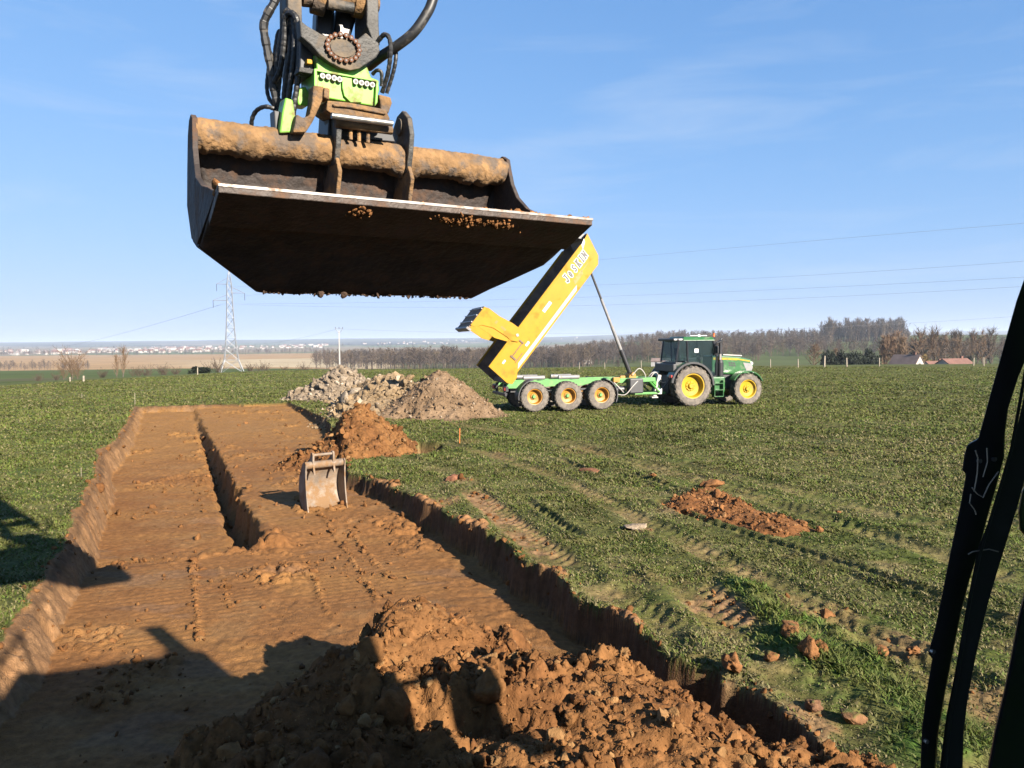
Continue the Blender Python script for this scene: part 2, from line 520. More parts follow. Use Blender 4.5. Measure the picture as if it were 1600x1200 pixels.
def seg(*pts, z=0.0): return [g2(*p, z) for p in pts]
RUTS = [  # polyline, half width, bareness, depth, lug pitch
    (seg((728, 762), (790, 812), (850, 862), (905, 905)), 0.36, 0.75, 0.05, 0.20),
    (seg((1075, 905), (1115, 945), (1150, 985), (1170, 1020)), 0.42, 0.8, 0.07, 0.22),
    (seg((1030, 786), (1080, 808), (1170, 836), (1330, 888), (1500, 948), (1600, 985)), 0.13, 0.12, 0.07, 0.21),
    (seg((868, 716), (905, 731), (940, 744)), 0.15, 0.3, 0.05, 0.2),
    (seg((985, 742), (1060, 766), (1110, 782)), 0.14, 0.1, 0.05, 0.21),
    (seg((818, 782), (865, 812), (910, 842)), 0.13, 0.1, 0.07, 0.2),
    (seg((1345, 1010), (1420, 1042), (1520, 1075)), 0.20, 0.45, 0.07, 0.2),
    (seg((1240, 940), (1330, 985), (1420, 1020)), 0.2, 0.5, 0.04, 0.2),
    (seg((1010, 770), (1120, 815), (1290, 868)), 0.5, 0.0, 0.02, 0.3),
    (seg((880, 690), (950, 715), (1080, 755), (1300, 815), (1500, 880)), 0.3, 0.1, 0.03, 0.25),
    (seg((560, 690), (620, 715), (720, 745)), 0.35, 0.15, 0.02, 0.25),
    (seg((690, 658), (900, 698), (1150, 768), (1450, 862), (1640, 925)), 0.34, 0.22, 0.03, 0.23), (seg((690, 690), (860, 742), (1060, 842), (1300, 962), (1520, 1085)), 0.30, 0.32, 0.035, 0.22),
    (seg((760, 668), (1000, 710), (1280, 778), (1600, 862)), 0.3, 0.14, 0.025, 0.22), (seg((905, 905), (1010, 960), (1090, 1010)), 0.3, 0.4, 0.03, 0.2), (seg((1170, 1020), (1280, 1090), (1400, 1180)), 0.35, 0.35, 0.03, 0.2),
]
BARE = [(785, 712, 0.55, 0.55), (905, 704, 0.75, 0.45), (735, 690, 0.5, 0.3), (720, 752, 0.4, 0.7), (1000, 827, 0.2, 0.8), (840, 662, 0.6, 0.4), (640, 652, 1.5, 0.55),
        (1410, 1010, 0.35, 0.6), (1240, 955, 0.3, 0.6), (1300, 960, 0.3, 0.5), (1530, 1100, 0.3, 0.6), (1000, 905, 0.25, 0.3), (1260, 1000, 0.2, 0.6), (700, 785, 0.35, 0.7), (810, 838, 0.35, 0.7),
        (1160, 1095, 0.35, 0.8), (1250, 1130, 0.3, 0.8), (1050, 800, 0.4, 0.55), (500, 625, 1.2, 0.3), (700, 640, 1.6, 0.6), (560, 690, 0.8, 0.4)]
BARE = [(*g2(a, b), r, k) for a, b, r, k in BARE]
STRIP = seg((1150, 930), (1200, 965), (1275, 1030), (1360, 1085), (1470, 1160))
TRACKL = [(seg((303, 880), (305, 930), (312, 1000), z=-0.46), 1.0), (seg((343, 888), (352, 925), (360, 950), z=-0.46), 0.8),
          (seg((498, 808), (545, 865), (592, 938), z=-0.42), 1.0), (seg((540, 822), (575, 860), (612, 905), z=-0.42), 0.8),
          (seg((470, 868), (492, 905), (515, 960), z=-0.44), 0.7), (seg((205, 880), (205, 930), (210, 985), z=-0.46), 0.3)]
MARKS = [(seg((265, 872), (262, 940), (262, 1010), z=-0.46), 0.55), (seg((545, 835), (590, 885), (640, 930), z=-0.42), 0.75), (seg((470, 820), (520, 880), (560, 940), z=-0.44), 0.55),
         (seg((340, 880), (350, 930), (355, 970), z=-0.46), 0.5), (seg((210, 760), (190, 860), (150, 960), z=-0.5), 0.8)]

def land(x, y):
    """height and albedo of the country beyond the pasture"""
    a = x / np.maximum(y, 1)
    yc = yc_of(x, y)
    s = y - yc
    near = np.interp(s, [0, 15, 60, 120], [0, -0.35, -2.6, -5.2])
    zl = np.interp(y, [200, 300, 650, 1800, 3000, 5000, 7500, 12000], [-6.5, -10, -16, -18, -11, 4, 50, 70])
    zr = np.interp(y, [200, 300, 400, 560, 850, 1300, 2500, 5000, 7500, 12000], [-6.5, -9, -11, -8, 3, 9, 8, 16, 80, 95])
    w = sstep(0.02, 0.22, a)
    far = zl * (1 - w) + zr * w
    hill = sstep(3000, 7000, y)
    far = far + hill * 14 * fbm(x / 2600.0, y / 9000.0, 41, 3) + sstep(500, 1500, y) * 2.5 * fbm(x / 400.0, y / 400.0, 43, 3)
    t = sstep(60, 160, s)
    z = np.where(s > 0, near * (1 - t) + far * t, 0)
    # field colours
    n1 = fbm(x / 60.0, y / 60.0, 51, 4)
    q = worley((x + 0.35 * y) / 520.0, (y - 0.2 * x) / 900.0, 57)[1]
    green = np.array((0.085, 0.115, 0.036)); tan = np.array((0.40, 0.265, 0.14)); pale = np.array((0.52, 0.42, 0.27)); scrub = np.array((0.12, 0.10, 0.065)); dk = np.array((0.055, 0.055, 0.045))
    c = np.zeros(x.shape + (3,))
    c[:] = green
    def put(m, col):
        m = np.clip(m, 0, 1)[..., None]
        c[:] = c * (1 - m) + np.array(col) * m
    put(sstep(90, 130, s) * (y < 330) * 0.6 * sstep(-0.1, 0.3, n1), scrub)
    left = 1 - sstep(-0.17, -0.13, a - 0.02 * n1)
    y0 = np.interp(a, [-0.67, -0.45, -0.3, -0.15], [560, 600, 560, 420])
    put(left * sstep(-6, 6, y - y0 - 10 * n1), tan)
    put(left * sstep(-8, 8, y - y0 - 60 - 25 * fbm(x / 200.0, y / 50.0, 3, 2)) * sstep(-0.52, -0.3, a), pale)
    put(left * sstep(-30, 30, y - 1050 - 200 * (a + 0.3)) * sstep(-0.6, -0.4, a), tan)
    put(sstep(1750, 1850, y), (0.12, 0.15, 0.075))
    m2 = sstep(1850, 1950, y)
    put(m2 * (q > 0.45), (0.16, 0.17, 0.09)); put(m2 * (q > 0.68), (0.26, 0.21, 0.14)); put(m2 * (q < 0.22), dk)
    put(sstep(3600, 4600, y) * sstep(-0.15, 0.25, fbm(x / 500.0, y / 700.0, 61, 3)), (0.045, 0.05, 0.045)); put(sstep(5000, 6000, y) * 0.7, (0.05, 0.052, 0.05)); put(w * sstep(430, 480, y) * (1 - sstep(950, 1000, y)) * 0.85 * (1 - sstep(0.40, 0.42, a) * (1 - sstep(0.5, 0.52, a))), (0.10, 0.085, 0.062))
    mid = sstep(-0.17, -0.13, a - 0.02 * n1)
    put(mid * (y > 380) * (y < 1750) * 0.7, (0.13, 0.12, 0.075))
    put(w * (q > 0.62) * (y > 420) * (y < 1800), (0.10, 0.125, 0.05))
    c *= (1 + 0.12 * fbm(x / 25.0, y / 70.0, 71, 3))[..., None]
    return z, c

def ground(x, y):
    """height, distance inside the pit edge, bareness, long grass and albedo of the near ground"""
    shape = x.shape
    x = x.ravel(); y = y.ravel()
    sd0 = sdist(x, y, PIT)
    mi = sd0 > -0.75
    mo = ~(sd0 > 0.75)
    zz = np.zeros(len(x)); sd = sd0.copy(); bare = np.zeros(len(x)); lng = np.zeros(len(x)); col = np.zeros((len(x), 3))
    both = mi & mo
    if mo.any():
        a = _turf(x[mo], y[mo], sd0[mo]); zz[mo], bare[mo], lng[mo], col[mo] = a
    if mi.any():
        zt = zz[mi]
        z2, sd2, rimb, c2 = _pit(x[mi], y[mi], sd0[mi], zt)
        ins = sd2 > 0
        zz[mi] = z2; sd[mi] = sd2
        bm = bare[mi]; bare[mi] = np.maximum(bm, rimb)
        cm = col[mi]; k = np.clip(rimb, 0, 1)[:, None]
        cm = cm * (1 - k) + np.array((0.26, 0.135, 0.06)) * k
        cm[ins] = c2[ins]; col[mi] = cm
    return zz.reshape(shape), sd.reshape(shape), bare.reshape(shape), lng.reshape(shape), col.reshape(shape + (3,))

def _turf(x, y, sd):
    sh = x.shape
    z = 0.035 * fbm(x / 1.1, y / 1.1, 11, 3) + 0.05 * fbm(x / 6.0, y / 6.0, 12, 2) * sstep(8, 30, y)
    tuft = clods(x, y, 0.16, 15)
    z = z + 0.16 * tuft
    # --- colours of the turf
    n1 = fbm(x / 0.5, y / 0.5, 21, 4); n2 = fbm(x / 3.2, y / 1.6, 22, 4); n3 = fbm(x / 0.09, y / 0.09, 23, 2); n4 = fbm(x / 14.0, y / 4.0, 24, 3)
    g1 = np.array((0.100, 0.103, 0.030)); straw = np.array((0.21, 0.18, 0.082)); dark = np.array((0.042, 0.054, 0.016)); lush = np.array((0.085, 0.120, 0.020))
    col = np.zeros(sh + (3,)); col[:] = g1
    def put(m, c2):
        m = np.clip(m, 0, 1)[..., None]
        col[:] = col * (1 - m) + np.asarray(c2) * m
    worn = np.clip(sstep(4, -3, y - 19 - 0.55 * x + 4 * n2) * sstep(-3, 1, x + 0.3 * y - 1.5), 0, 1)
    put(0.55 * sstep(-0.1, 0.5, n1 + 0.5 * n2) * (0.35 + 0.65 * worn), straw)
    put(0.75 * sstep(0.05, 0.5, -n1 + 0.4 * n4 + 0.3 * n3), dark)
    put(0.45 * sstep(0.0, 0.4, n2 - 0.3 * n1), lush)
    put(0.35 * sstep(25, 60, y), (0.125, 0.135, 0.036))
    # --- ruts and bare places on the grass
    n8 = fbm(x / 0.8, y / 0.8, 31, 4)
    zz = z; bare = np.zeros(sh)
    out = sd < 0.3
    lng = np.zeros(sh)
    for pl, wd, b, dp, pitch in RUTS:
        d, al = seg_dist(x, y, pl)
        d = d + 0.10 * wd * n1 * 2
        Lt = sum(math.dist(a_, b_) for a_, b_ in zip(pl[:-1], pl[1:]))
        m = sstep(wd, wd * 0.55, d) * out * (sstep(-0.1, 0.9, al + 0.3 * n2) * sstep(-0.1, 0.9, Lt - al + 0.3 * n2))
        lug = 0.5 + 0.5 * np.tanh(2.5 * np.sin((al + 0.7 * np.abs(d)) * 2 * np.pi / pitch + n1))
        zz = zz - m * dp * 0.75 * (0.4 + 0.6 * lug) + out * dp * 0.8 * np.exp(-((d - wd * 1.15) / (0.3 * wd + 0.04)) ** 2)
        bare = np.maximum(bare, m * b * (0.35 + 0.9 * sstep(-0.35, 0.3, n1 + 0.3 * n3)))
        lng = np.minimum(lng, -m * 0.9)
    for cx, cy, r, k in BARE:
        d = np.hypot(x - cx, (y - cy) * 0.7) / r + 0.5 * n1 + 0.3 * n3
        m = sstep(1.0, 0.5, d) * out
        bare = np.maximum(bare, m * k)
        zz = zz + m * 0.28 * clods(x, y, 0.10, 55)
    lit = worn * 0.6 * sstep(0.12, 0.55, fbm(x / 0.35, y / 0.35, 58, 4) + 0.35 * fbm(x / 2.2, y / 2.2, 59, 2)) * out
    bare = np.maximum(bare, 0.45 * lit)
    d, _ = seg_dist(x, y, STRIP)
    st = sstep(0.55, 0.2, d + 0.15 * n1) * out
    lng = lng + st * 1.0
    put(st * 0.8, (0.055, 0.115, 0.018))
    zz = zz + 0.05 * st
    d = sdist(x, y, HOLE) + 0.12 * n8
    hm = sstep(-0.02, 0.12, d)
    zz = zz - 0.42 * hm; bare = np.maximum(bare, hm)
    drysoil = np.array((0.24, 0.155, 0.085))
    bw = np.clip(bare, 0, 1)[..., None]
    col = col * (1 - bw) + (drysoil * (1 + 0.25 * n3[..., None]) * 0.6 + np.array((0.27, 0.135, 0.06)) * 0.4) * bw
    return zz, bare, lng, col

def _pit(x, y, sd, z):
    sh = x.shape
    n3 = fbm(x / 0.09, y / 0.09, 23, 2)
    # --- the pit
    n8 = fbm(x / 0.8, y / 0.8, 31, 4)
    sd = sd + 0.16 * n8 * sstep(45, 10, y) + 0.05 * fbm(x / 0.16, y / 0.16, 32, 2)
    u = x * PU.x + y * PU.y; v = x * PV.x + y * PV.y
    su = 1.1 - 0.8 * (v - 14.2) / 28 + 0.10 * fbm(u * 0 + 1, v / 0.5, 33, 3)
    far = sstep(13.2, 14.4, v + 0.4 * fbm(u / 1.0, v / 1.0, 34, 2))
    step = sstep(-0.04, 0.05, u - su + 0.05 * n8)
    deep = (-0.80 + 0.28 * sstep(17, 36, v)) * (1 - step) + (-0.34 + 0.02 * sstep(16, 30, v)) * step
    deep = deep - (0.26 * sstep(38, 16, v) + 0.06) * np.exp(-((u - su + 0.17 + 0.04 * n8) / (0.06 + 0.09 * sstep(36, 15, v))) ** 2) * (1 - step)
    fl = deep * far + (-0.46) * (1 - far)
    fl = fl * (1 - 0.45 * sstep(34, 41, v))
    bank = np.exp(-((u - su - 0.18) / 0.12) ** 2) * 0.07 * far * np.clip(vnoise(u * 4, v * 3.2, 35) - 0.25, 0, 1) * sstep(26, 18, v)
    rough = 0.03 * fbm(x / 0.7, y / 0.7, 36, 4) + 0.016 * fbm(x / 0.12, y / 0.12, 37, 3) + 0.010 * np.abs(fbm(x / 0.3, y / 0.3, 72, 4))
    crumb = sstep(0.05, 0.5, fbm(x / 1.3, y / 1.3, 38, 4) + 0.25 * np.exp(-((v - 13.6) / 0.6) ** 2) * 3)
    c1 = clods(x, y, 0.11, 39) * 0.55 * crumb + clods(x, y, 0.22, 40) * 0.5 * sstep(0.3, 0.7, crumb) * (vnoise(x * 1.5, y * 1.5, 41) > 0.55)
    near_clods = np.exp(-((v - 13.5 - 0.3 * n8) / 0.35) ** 2) * sstep(2.6, 1.6, u) * sstep(-1.4, -0.4, u)
    c1 = c1 + near_clods * (0.04 + clods(x, y, 0.26, 44) * 0.9)
    trk = np.zeros(sh); smooth = np.zeros(sh)
    for pl, wd in MARKS:
        d, al = seg_dist(x, y, pl)
        m = sstep(wd, wd * 0.7, d)
        smooth = np.maximum(smooth, m)
        trk = np.maximum(trk, m * (0.5 + 0.5 * np.tanh(3 * np.sin(al * 2 * np.pi / 0.155 + 0.5 * n8))))
    allm = 0.18 * sstep(0.0, 0.4, fbm(x / 1.7, y / 1.7, 45, 2)) * (1 - smooth)
    trk = trk + allm * (0.5 + 0.5 * np.tanh(2 * np.sin(v * 2 * np.pi / 0.155 + 1.0 * n8)))
    c1 = c1 * (1 - 0.75 * smooth)
    ridge = np.zeros(sh)
    for pl, k in TRACKL:
        d, al = seg_dist(x, y, pl)
        d = d + 0.03 * fbm(x / 0.1, y / 0.1, 46, 2)
        ridge = np.maximum(ridge, k * 0.045 * np.exp(-(d / 0.032) ** 2) * sstep(-0.5, 0.6, np.sin(al * 2 * np.pi / 0.155 + 2 * n3)) * (0.1 + 1.3 * vnoise(al * 5, al * 0, 47)))
        flat_ = k * 0.03 * np.exp(-((d - 0.12) / 0.09) ** 2); ridge = ridge - 0.0 * flat_
    flo = fl + bank + rough * (1 - 0.6 * smooth) + c1 + 0.010 * trk * (0.5 + 0.5 * vnoise(x * 2, y * 2, 48)) + ridge
    # wall batter: steep on the right, broken and sloping on the left
    ls = sstep(2.6, 0.6, u)
    wdt = 0.09 * (1 - ls) + ls * (0.36 + 0.22 * n8)
    t = np.clip(sd / np.maximum(wdt, 0.06), 0, 1)
    t = t ** (1.0 + 0.4 * ls)
    wallz = z * (1 - t) + flo * t + (t > 0.02) * (t < 0.98) * (0.05 * fbm(x / 0.2, y / 0.2, 49, 3))
    # teeth of the bucket left in the left wall
    wallz = wallz + ls * np.sin(np.pi * t) * (0.05 * fbm(x / 0.35, y / 0.35, 67, 5) + 0.022 * fbm(x / 0.09, y / 0.09, 74, 3) + 0.7 * clods(x, y, 0.06, 75) + 0.5 * clods(x, y, 0.14, 68) * (n8 > 0.05))
    zz = np.where(sd > 0, wallz, z)
    # crumbled rim on the right-hand edge
    rim = np.exp(-((sd + 0.10) / 0.16) ** 2) * sstep(2.0, 3.0, u) * sstep(-0.15, 0.35, fbm(x / 0.9, y / 0.9, 50, 3)) * (v < 17)
    zz = zz + rim * (0.03 + 0.7 * clods(x, y, 0.16, 53))
    bare = sstep(0.25, 0.6, rim)
    # --- soil colours
    ocher = np.array((0.30, 0.152, 0.050)); brown = np.array((0.240, 0.112, 0.039)); red = np.array((0.20, 0.087, 0.030)); pale = np.array((0.285, 0.17, 0.075)); top = np.array((0.10, 0.057, 0.03)); grey = np.array((0.185, 0.12, 0.08))
    sc = np.zeros(sh + (3,)); sc[:] = brown
    def puts(m, c2):
        m = np.clip(m, 0, 1)[..., None]
        sc[:] = sc * (1 - m) + np.asarray(c2) * m
    m1 = fbm(x / 2.4, y / 1.0, 63, 4)
    puts(0.9 * sstep(20, 32, v + 3 * m1), ocher)
    puts(0.5 * sstep(0.0, 0.45, m1), ocher)
    puts(0.6 * sstep(0.1, 0.5, -m1) * (1 - sstep(20, 30, v)), red)
    puts(0.3 * sstep(0.15, 0.5, fbm(x / 0.7, y / 0.5, 64, 4)), pale)
    puts(0.3 * sstep(0.38, 0.55, fbm(x / 1.1, y / 0.5, 65, 3)) * (1 - sstep(18, 24, v)), grey)
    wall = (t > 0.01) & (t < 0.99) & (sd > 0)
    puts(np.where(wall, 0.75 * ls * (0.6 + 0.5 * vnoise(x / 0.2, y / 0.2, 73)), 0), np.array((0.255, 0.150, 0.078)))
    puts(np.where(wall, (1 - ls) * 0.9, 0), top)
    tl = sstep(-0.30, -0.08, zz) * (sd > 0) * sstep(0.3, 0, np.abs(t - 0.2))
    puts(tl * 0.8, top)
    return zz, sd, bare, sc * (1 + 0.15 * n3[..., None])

# one fan-shaped grid of ground, its cells growing with distance from the machine
FO = -3.0
th = np.linspace(R(-46), R(46), 980)
rr = [2.2]
while rr[-1] < 44: rr.append(rr[-1] * 1.0029)
while rr[-1] < 130: rr.append(rr[-1] * 1.006)
while rr[-1] < 13500: rr.append(rr[-1] * 1.022)
rr = np.array(rr)
TH, RR = np.meshgrid(th, rr)
GX = RR * np.sin(TH); GY = FO + RR * np.cos(TH)
nearm = rr < 130.5
k = int(nearm.sum())
GZ = np.zeros(GX.shape); GC = np.zeros(GX.shape + (3,)); GS = np.full(GX.shape, -9.0)
lz, lc = land(GX, GY)
z1, sd1, bare1, lng1, c1 = ground(GX[:k], GY[:k])
fade = sstep(0, 20, GY[:k] - yc_of(GX[:k], GY[:k]) - 3)
GZ = lz.copy(); GC = lc.copy()
GZ[:k] = lz[:k] + z1 * (1 - fade * 0.7); GC[:k] = c1 * (1 - fade[..., None]) + lc[:k] * fade[..., None]
GS[:k] = sd1; GB = bare1; GL = lng1
nr, nc = GX.shape
idx = np.arange(nr * nc).reshape(nr, nc)
quads = np.stack([idx[:-1, :-1], idx[:-1, 1:], idx[1:, 1:], idx[1:, :-1]], -1)
qs = 0.25 * (GS[:-1, :-1] + GS[:-1, 1:] + GS[1:, 1:] + GS[1:, :-1])
V = np.stack([GX, GY, GZ], -1).reshape(-1, 3); C = GC.reshape(-1, 3)
def sub_mesh(name, sel, m, kind_label):
    F = quads[sel].reshape(-1, 4)
    used = np.unique(F); rem = np.full(nr * nc, -1, np.int64); rem[used] = np.arange(len(used))
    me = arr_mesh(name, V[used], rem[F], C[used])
    o = link(name, me, m, smooth=True)
    return tag(o, kind='structure', label=kind_label)
yfar = (np.arange(nr - 1) >= k - 1)[:, None] & np.ones((1, nc - 1), bool)
sub_mesh('ground', (qs <= 0) & ~yfar, M['turf'], 'green pasture with worn wheel ruts beside the excavation')
sub_mesh('pit', (qs > 0) & ~yfar, M['soil'], 'shallow rectangular excavation of orange brown soil in the pasture')
sub_mesh('hills', yfar, M['land'], 'distant farmland valley and low hills behind the pasture')

def ground_z(x, y):
    x = np.asarray(x, float); y = np.asarray(y, float)
    l = land(x, y)[0]; g = ground(x, y)[0]
    return l + np.where(y - yc_of(x, y) < 23, g, 0)

def lookup(x, y, arrs):
    """values of the near ground read off its grid"""
    t = np.arctan2(x, y - FO); q = np.hypot(x, y - FO)
    fi = np.clip((t - th[0]) / (th[1] - th[0]), 0, nc - 1.001)
    fj = np.clip(np.interp(q, rr[:k], np.arange(k)), 0, k - 1.001)
    i0 = fi.astype(int); j0 = fj.astype(int); a = fi - i0; b = fj - j0
    out = []
    for A in arrs:
        a_, b_ = (a[:, None], b[:, None]) if A.ndim == 3 else (a, b)
        out.append((A[j0, i0] * (1 - a_) + A[j0, i0 + 1] * a_) * (1 - b_) + (A[j0 + 1, i0] * (1 - a_) + A[j0 + 1, i0 + 1] * a_) * b_)
    return out

def land_z(x, y): return float(land(np.array([float(x)]), np.array([float(y)]))[0][0])

# ------------------------------------------------------------------ heaps of soil and rubble
def heap(name, label, cat, peaks, res, cols, sizes, ncl, seed, base=None, lump=(0.25, 0.1), foot=None, maxh=1.0, slope=0.9, group=None, fine=False, power=4.2, extra=0):
    """peaks: (x, y, radius along x, radius along y, height, turn); or a footprint with a slope. Clods lie all over it."""
    if foot is not None:
        F = np.array(foot); lo = F.min(0) - 0.3; hi = F.max(0) + 0.3
    else:
        P = np.array([p[:2] for p in peaks]); rad = max(max(p[2], p[3]) for p in peaks) * 1.35
        lo = P.min(0) - rad; hi = P.max(0) + rad
    nx = int((hi[0] - lo[0]) / res); ny = int((hi[1] - lo[1]) / res)
    X, Y = np.meshgrid(np.linspace(lo[0], hi[0], nx), np.linspace(lo[1], hi[1], ny))
    n1 = fbm(X / 0.9, Y / 0.9, seed, 4); bil = 0.42 * np.tanh(3.2 * np.abs(fbm(X / 0.40, Y / 0.40, seed + 21, 2))) + 0.20 * np.tanh(3.2 * np.abs(fbm(X / 0.14, Y / 0.14, seed + 22, 2))); n2 = fbm(X / 0.25, Y / 0.25, seed + 1, 3)
    if foot is not None:
        d = sdist(X, Y, foot) + 0.30 * n1 + 0.06 * n2
        sl = slope * (1 + 0.8 * sstep(-0.7, -1.5, X))
        H = maxh * (1 - np.exp(-np.clip(d, -1, None) * sl / maxh * 1.3)) / (1 - math.exp(-2.6))
        for (x, y, r, h) in peaks:
            H = H + h * np.exp(-((X - x) ** 2 + (Y - y) ** 2) / r ** 2) * sstep(0, 0.4, d)
    else:
        H = np.full(X.shape, -1.0)
        for (x, y, rx, ry, h, a) in peaks:
            ca, sa = math.cos(a), math.sin(a)
            dx = ((X - x) * ca + (Y - y) * sa) / rx; dy = (-(X - x) * sa + (Y - y) * ca) / ry
            q = np.sqrt(dx * dx + dy * dy + 0.012) - 0.11
            q = q * (1 + 0.22 * n1)
            cone = np.where(q < 0.85, 1 - q, 0.15 * np.exp(-(q - 0.85) / 0.15) - 0.02 - 0.1 * np.clip(q - 1.1, 0, 1))
            H = np.maximum(H, h * cone)
    m = sstep(0, 0.2, H)
    rgh = 0.3 + 0.9 * sstep(-0.25, 0.3, fbm(X / 0.8, Y / 0.8, seed + 31, 3)) if fine else 1.0
    H = H + m * (lump[0] * 0.35 * n1 + lump[1] * rgh * (0.5 * n2 + 0.62 * (bil - 0.3) + clods(X, Y, 0.17, seed + 3) * (0.2 if fine else 0.5) + clods(X + 0.03 * n2, Y, 0.075, seed + 4) * 1.0 + ((clods(X, Y, 0.04, seed + 9) * 1.6 + clods(X, Y, 0.022, seed + 11) * 1.5 + 0.10 * np.abs(fbm(X / 0.5, Y / 0.5, seed + 12, 5))) if fine else 0)))
    bz = base(X, Y) if callable(base) else np.full(X.shape, base)
    Z = bz + H
    keep = H > -0.03
    a, b, c3 = [np.array(c) for c in cols]
    nc_ = fbm(X / 0.8, Y / 0.8, seed + 5, 4)[..., None]; nd = fbm(X / 0.12, Y / 0.12, seed + 6, 2)[..., None]
    mm = np.clip(0.5 + 1.6 * nc_, 0, 1)
    C_ = (a * (1 - mm) + b * mm) * (1 + 0.22 * nd)
    idx = np.arange(nx * ny).reshape(ny, nx)
    q = np.stack([idx[:-1, :-1], idx[:-1, 1:], idx[1:, 1:], idx[1:, :-1]], -1)
    ok = keep[:-1, :-1] | keep[:-1, 1:] | keep[1:, 1:] | keep[1:, :-1]
    q = q[ok].reshape(-1, 4)
    T = np.concatenate([q[:, [0, 1, 2]], q[:, [0, 2, 3]]])
    used = np.unique(T); rem = np.full(nx * ny, -1, np.int64); rem[used] = np.arange(len(used))
    Vh = np.stack([X, Y, Z], -1).reshape(-1, 3)[used]; Ch = C_.reshape(-1, 3)[used]; T = rem[T]
    # clods
    r = np.random.default_rng(seed)
    cand = np.argwhere(H > -0.02)
    pick = cand[r.integers(0, len(cand), ncl)]
    px_ = X[pick[:, 0], pick[:, 1]] + r.uniform(-res, res, ncl); py_ = Y[pick[:, 0], pick[:, 1]] + r.uniform(-res, res, ncl)
    pz_ = Z[pick[:, 0], pick[:, 1]]
    s = sizes[0] * (sizes[1] / sizes[0]) ** (r.random(ncl) ** power)
    s = np.where(H[pick[:, 0], pick[:, 1]] < 0.12, s * 0.6, s)
    if extra: s[:extra] = r.uniform(0.06, 0.12, extra)
    big = s > 0.03
    parts = []
    for sel, pro in ((big, CLODS_FINE if fine else CLODS), (~big, CLODS if fine else CLODS_LOW)):
        if sel.sum():
            P = np.stack([px_[sel], py_[sel], pz_[sel] + s[sel] * 0.18], 1)
            v, f, i = scatter(pro, P, s[sel], seed + 8)
            k = r.random((int(sel.sum()), 1))
            cc = (a * (1 - k) + b * k) * r.uniform(0.75, 1.2, (len(k), 1))
            pk = r.random(len(k)) < 0.12
            cc[pk] = c3 * r.uniform(0.85, 1.15, (int(pk.sum()), 1))
            parts.append((v, f, cc[i]))
    off = len(Vh); Vs = [Vh]; Fs = [T]; Cs = [Ch]
    for v, f, c in parts:
        Vs.append(v); Fs.append(f + off); Cs.append(c); off += len(v)
    me = arr_mesh(name, np.concatenate(Vs), np.concatenate(Fs), np.concatenate(Cs))
    o = link(name, me, M['clod'], smooth=True)
    return tag(o, label, cat, group)

OCH = ((0.150, 0.066, 0.024), (0.205, 0.097, 0.035), (0.245, 0.135, 0.056))
FRONT = [(-2.7, 2.6), (-2.6, 4.4), (-2.3, 5.6), (-1.75, 6.75), (-1.15, 7.75), (-0.55, 8.05), (-0.15, 7.8), (0.35, 7.4), (0.9, 6.95), (1.4, 6.55), (1.95, 6.05), (2.5, 5.5), (2.9, 4.8), (3.2, 4.0), (3.3, 2.6)]
heap('soil_heap', 'large heap of freshly dug orange brown soil lying in the excavation nearest the viewer', 'soil heap',
     [(-0.95, 6.95, 0.5, 0.56), (0.1, 6.2, 0.6, 0.10), (0.95, 5.5, 0.7, 0.12), (-1.25, 5.8, 0.5, 0.25), (-0.2, 4.9, 0.6, -0.10), (2.1, 4.7, 0.6, 0.14), (1.6, 5.6, 0.4, 0.08)], 0.0135, OCH, (0.005, 0.055), 22000, 300, base=-0.47, lump=(0.6, 0.36), fine=True, power=5.0, extra=32,
     foot=FRONT, maxh=0.70, slope=1.25)
g = lambda X, Y: ground_z(X, Y)
def flat(z0): return lambda X, Y: np.minimum(land(X, Y)[0] + z0, ground_z(X, Y) - 0.015)
heap('soil_mound', 'conical mound of orange brown clay at the edge of the excavation behind the standing bucket', 'soil mound',
     [(-4.35, 21.6, 1.65, 1.8, 1.25, 0.2), (-5.3, 21.0, 1.0, 0.9, 0.5, 0.1), (-3.3, 21.2, 0.9, 0.9, 0.45, 0.0)], 0.035, OCH, (0.010, 0.10), 4200, 320, base=flat(-0.12), lump=(0.25, 0.3))
GRY = ((0.215, 0.165, 0.115), (0.28, 0.222, 0.165), (0.36, 0.30, 0.235))
heap('rubble_heap', 'pale grey heap of chalky rubble, leftmost and farthest of the heaps by the trailer', 'rubble heap',
     [(-9.5, 43.0, 2.4, 2.4, 1.68, 0.1), (-10.8, 42.3, 1.5, 1.5, 0.8, 0.0)], 0.07, GRY, (0.02, 0.20), 4200, 340, base=flat(-0.03), lump=(0.4, 0.32))
TAN = ((0.21, 0.145, 0.08), (0.27, 0.195, 0.12), (0.36, 0.29, 0.215))
heap('rubble_heap', 'long low yellowish heap of broken stone and clay between the two taller heaps', 'rubble heap',
     [(-6.3, 40.5, 3.0, 2.4, 1.40, -0.15), (-6.2, 36.2, 2.4, 2.6, 1.05, 0.1), (-5.9, 32.6, 1.9, 2.6, 0.62, 0.0), (-5.0, 38.5, 2.1, 2.0, 1.1, 0)], 0.06, TAN, (0.02, 0.22), 4600, 350, base=flat(-0.03), lump=(0.55, 0.34))
GRV = ((0.175, 0.115, 0.067), (0.225, 0.152, 0.093), (0.30, 0.235, 0.17))
heap('gravel_heap', 'tall steep heap of brown stony gravel tipped behind the trailer', 'gravel heap',
     [(-3.0, 32.0, 2.25, 2.4, 1.88, 0.1), (-4.1, 31.3, 1.6, 1.5, 0.7, 0), (-2.0, 31.6, 1.4, 1.4, 0.6, 0)], 0.05, GRV, (0.012, 0.075), 7000, 360, base=flat(-0.03), lump=(0.14, 0.18))
CL = [g2(*p) for p in ((1038, 792), (1070, 775), (1110, 768), (1140, 780), (1185, 793), (1230, 812), (1280, 829), (1250, 838), (1190, 836), (1130, 815), (1080, 805))]
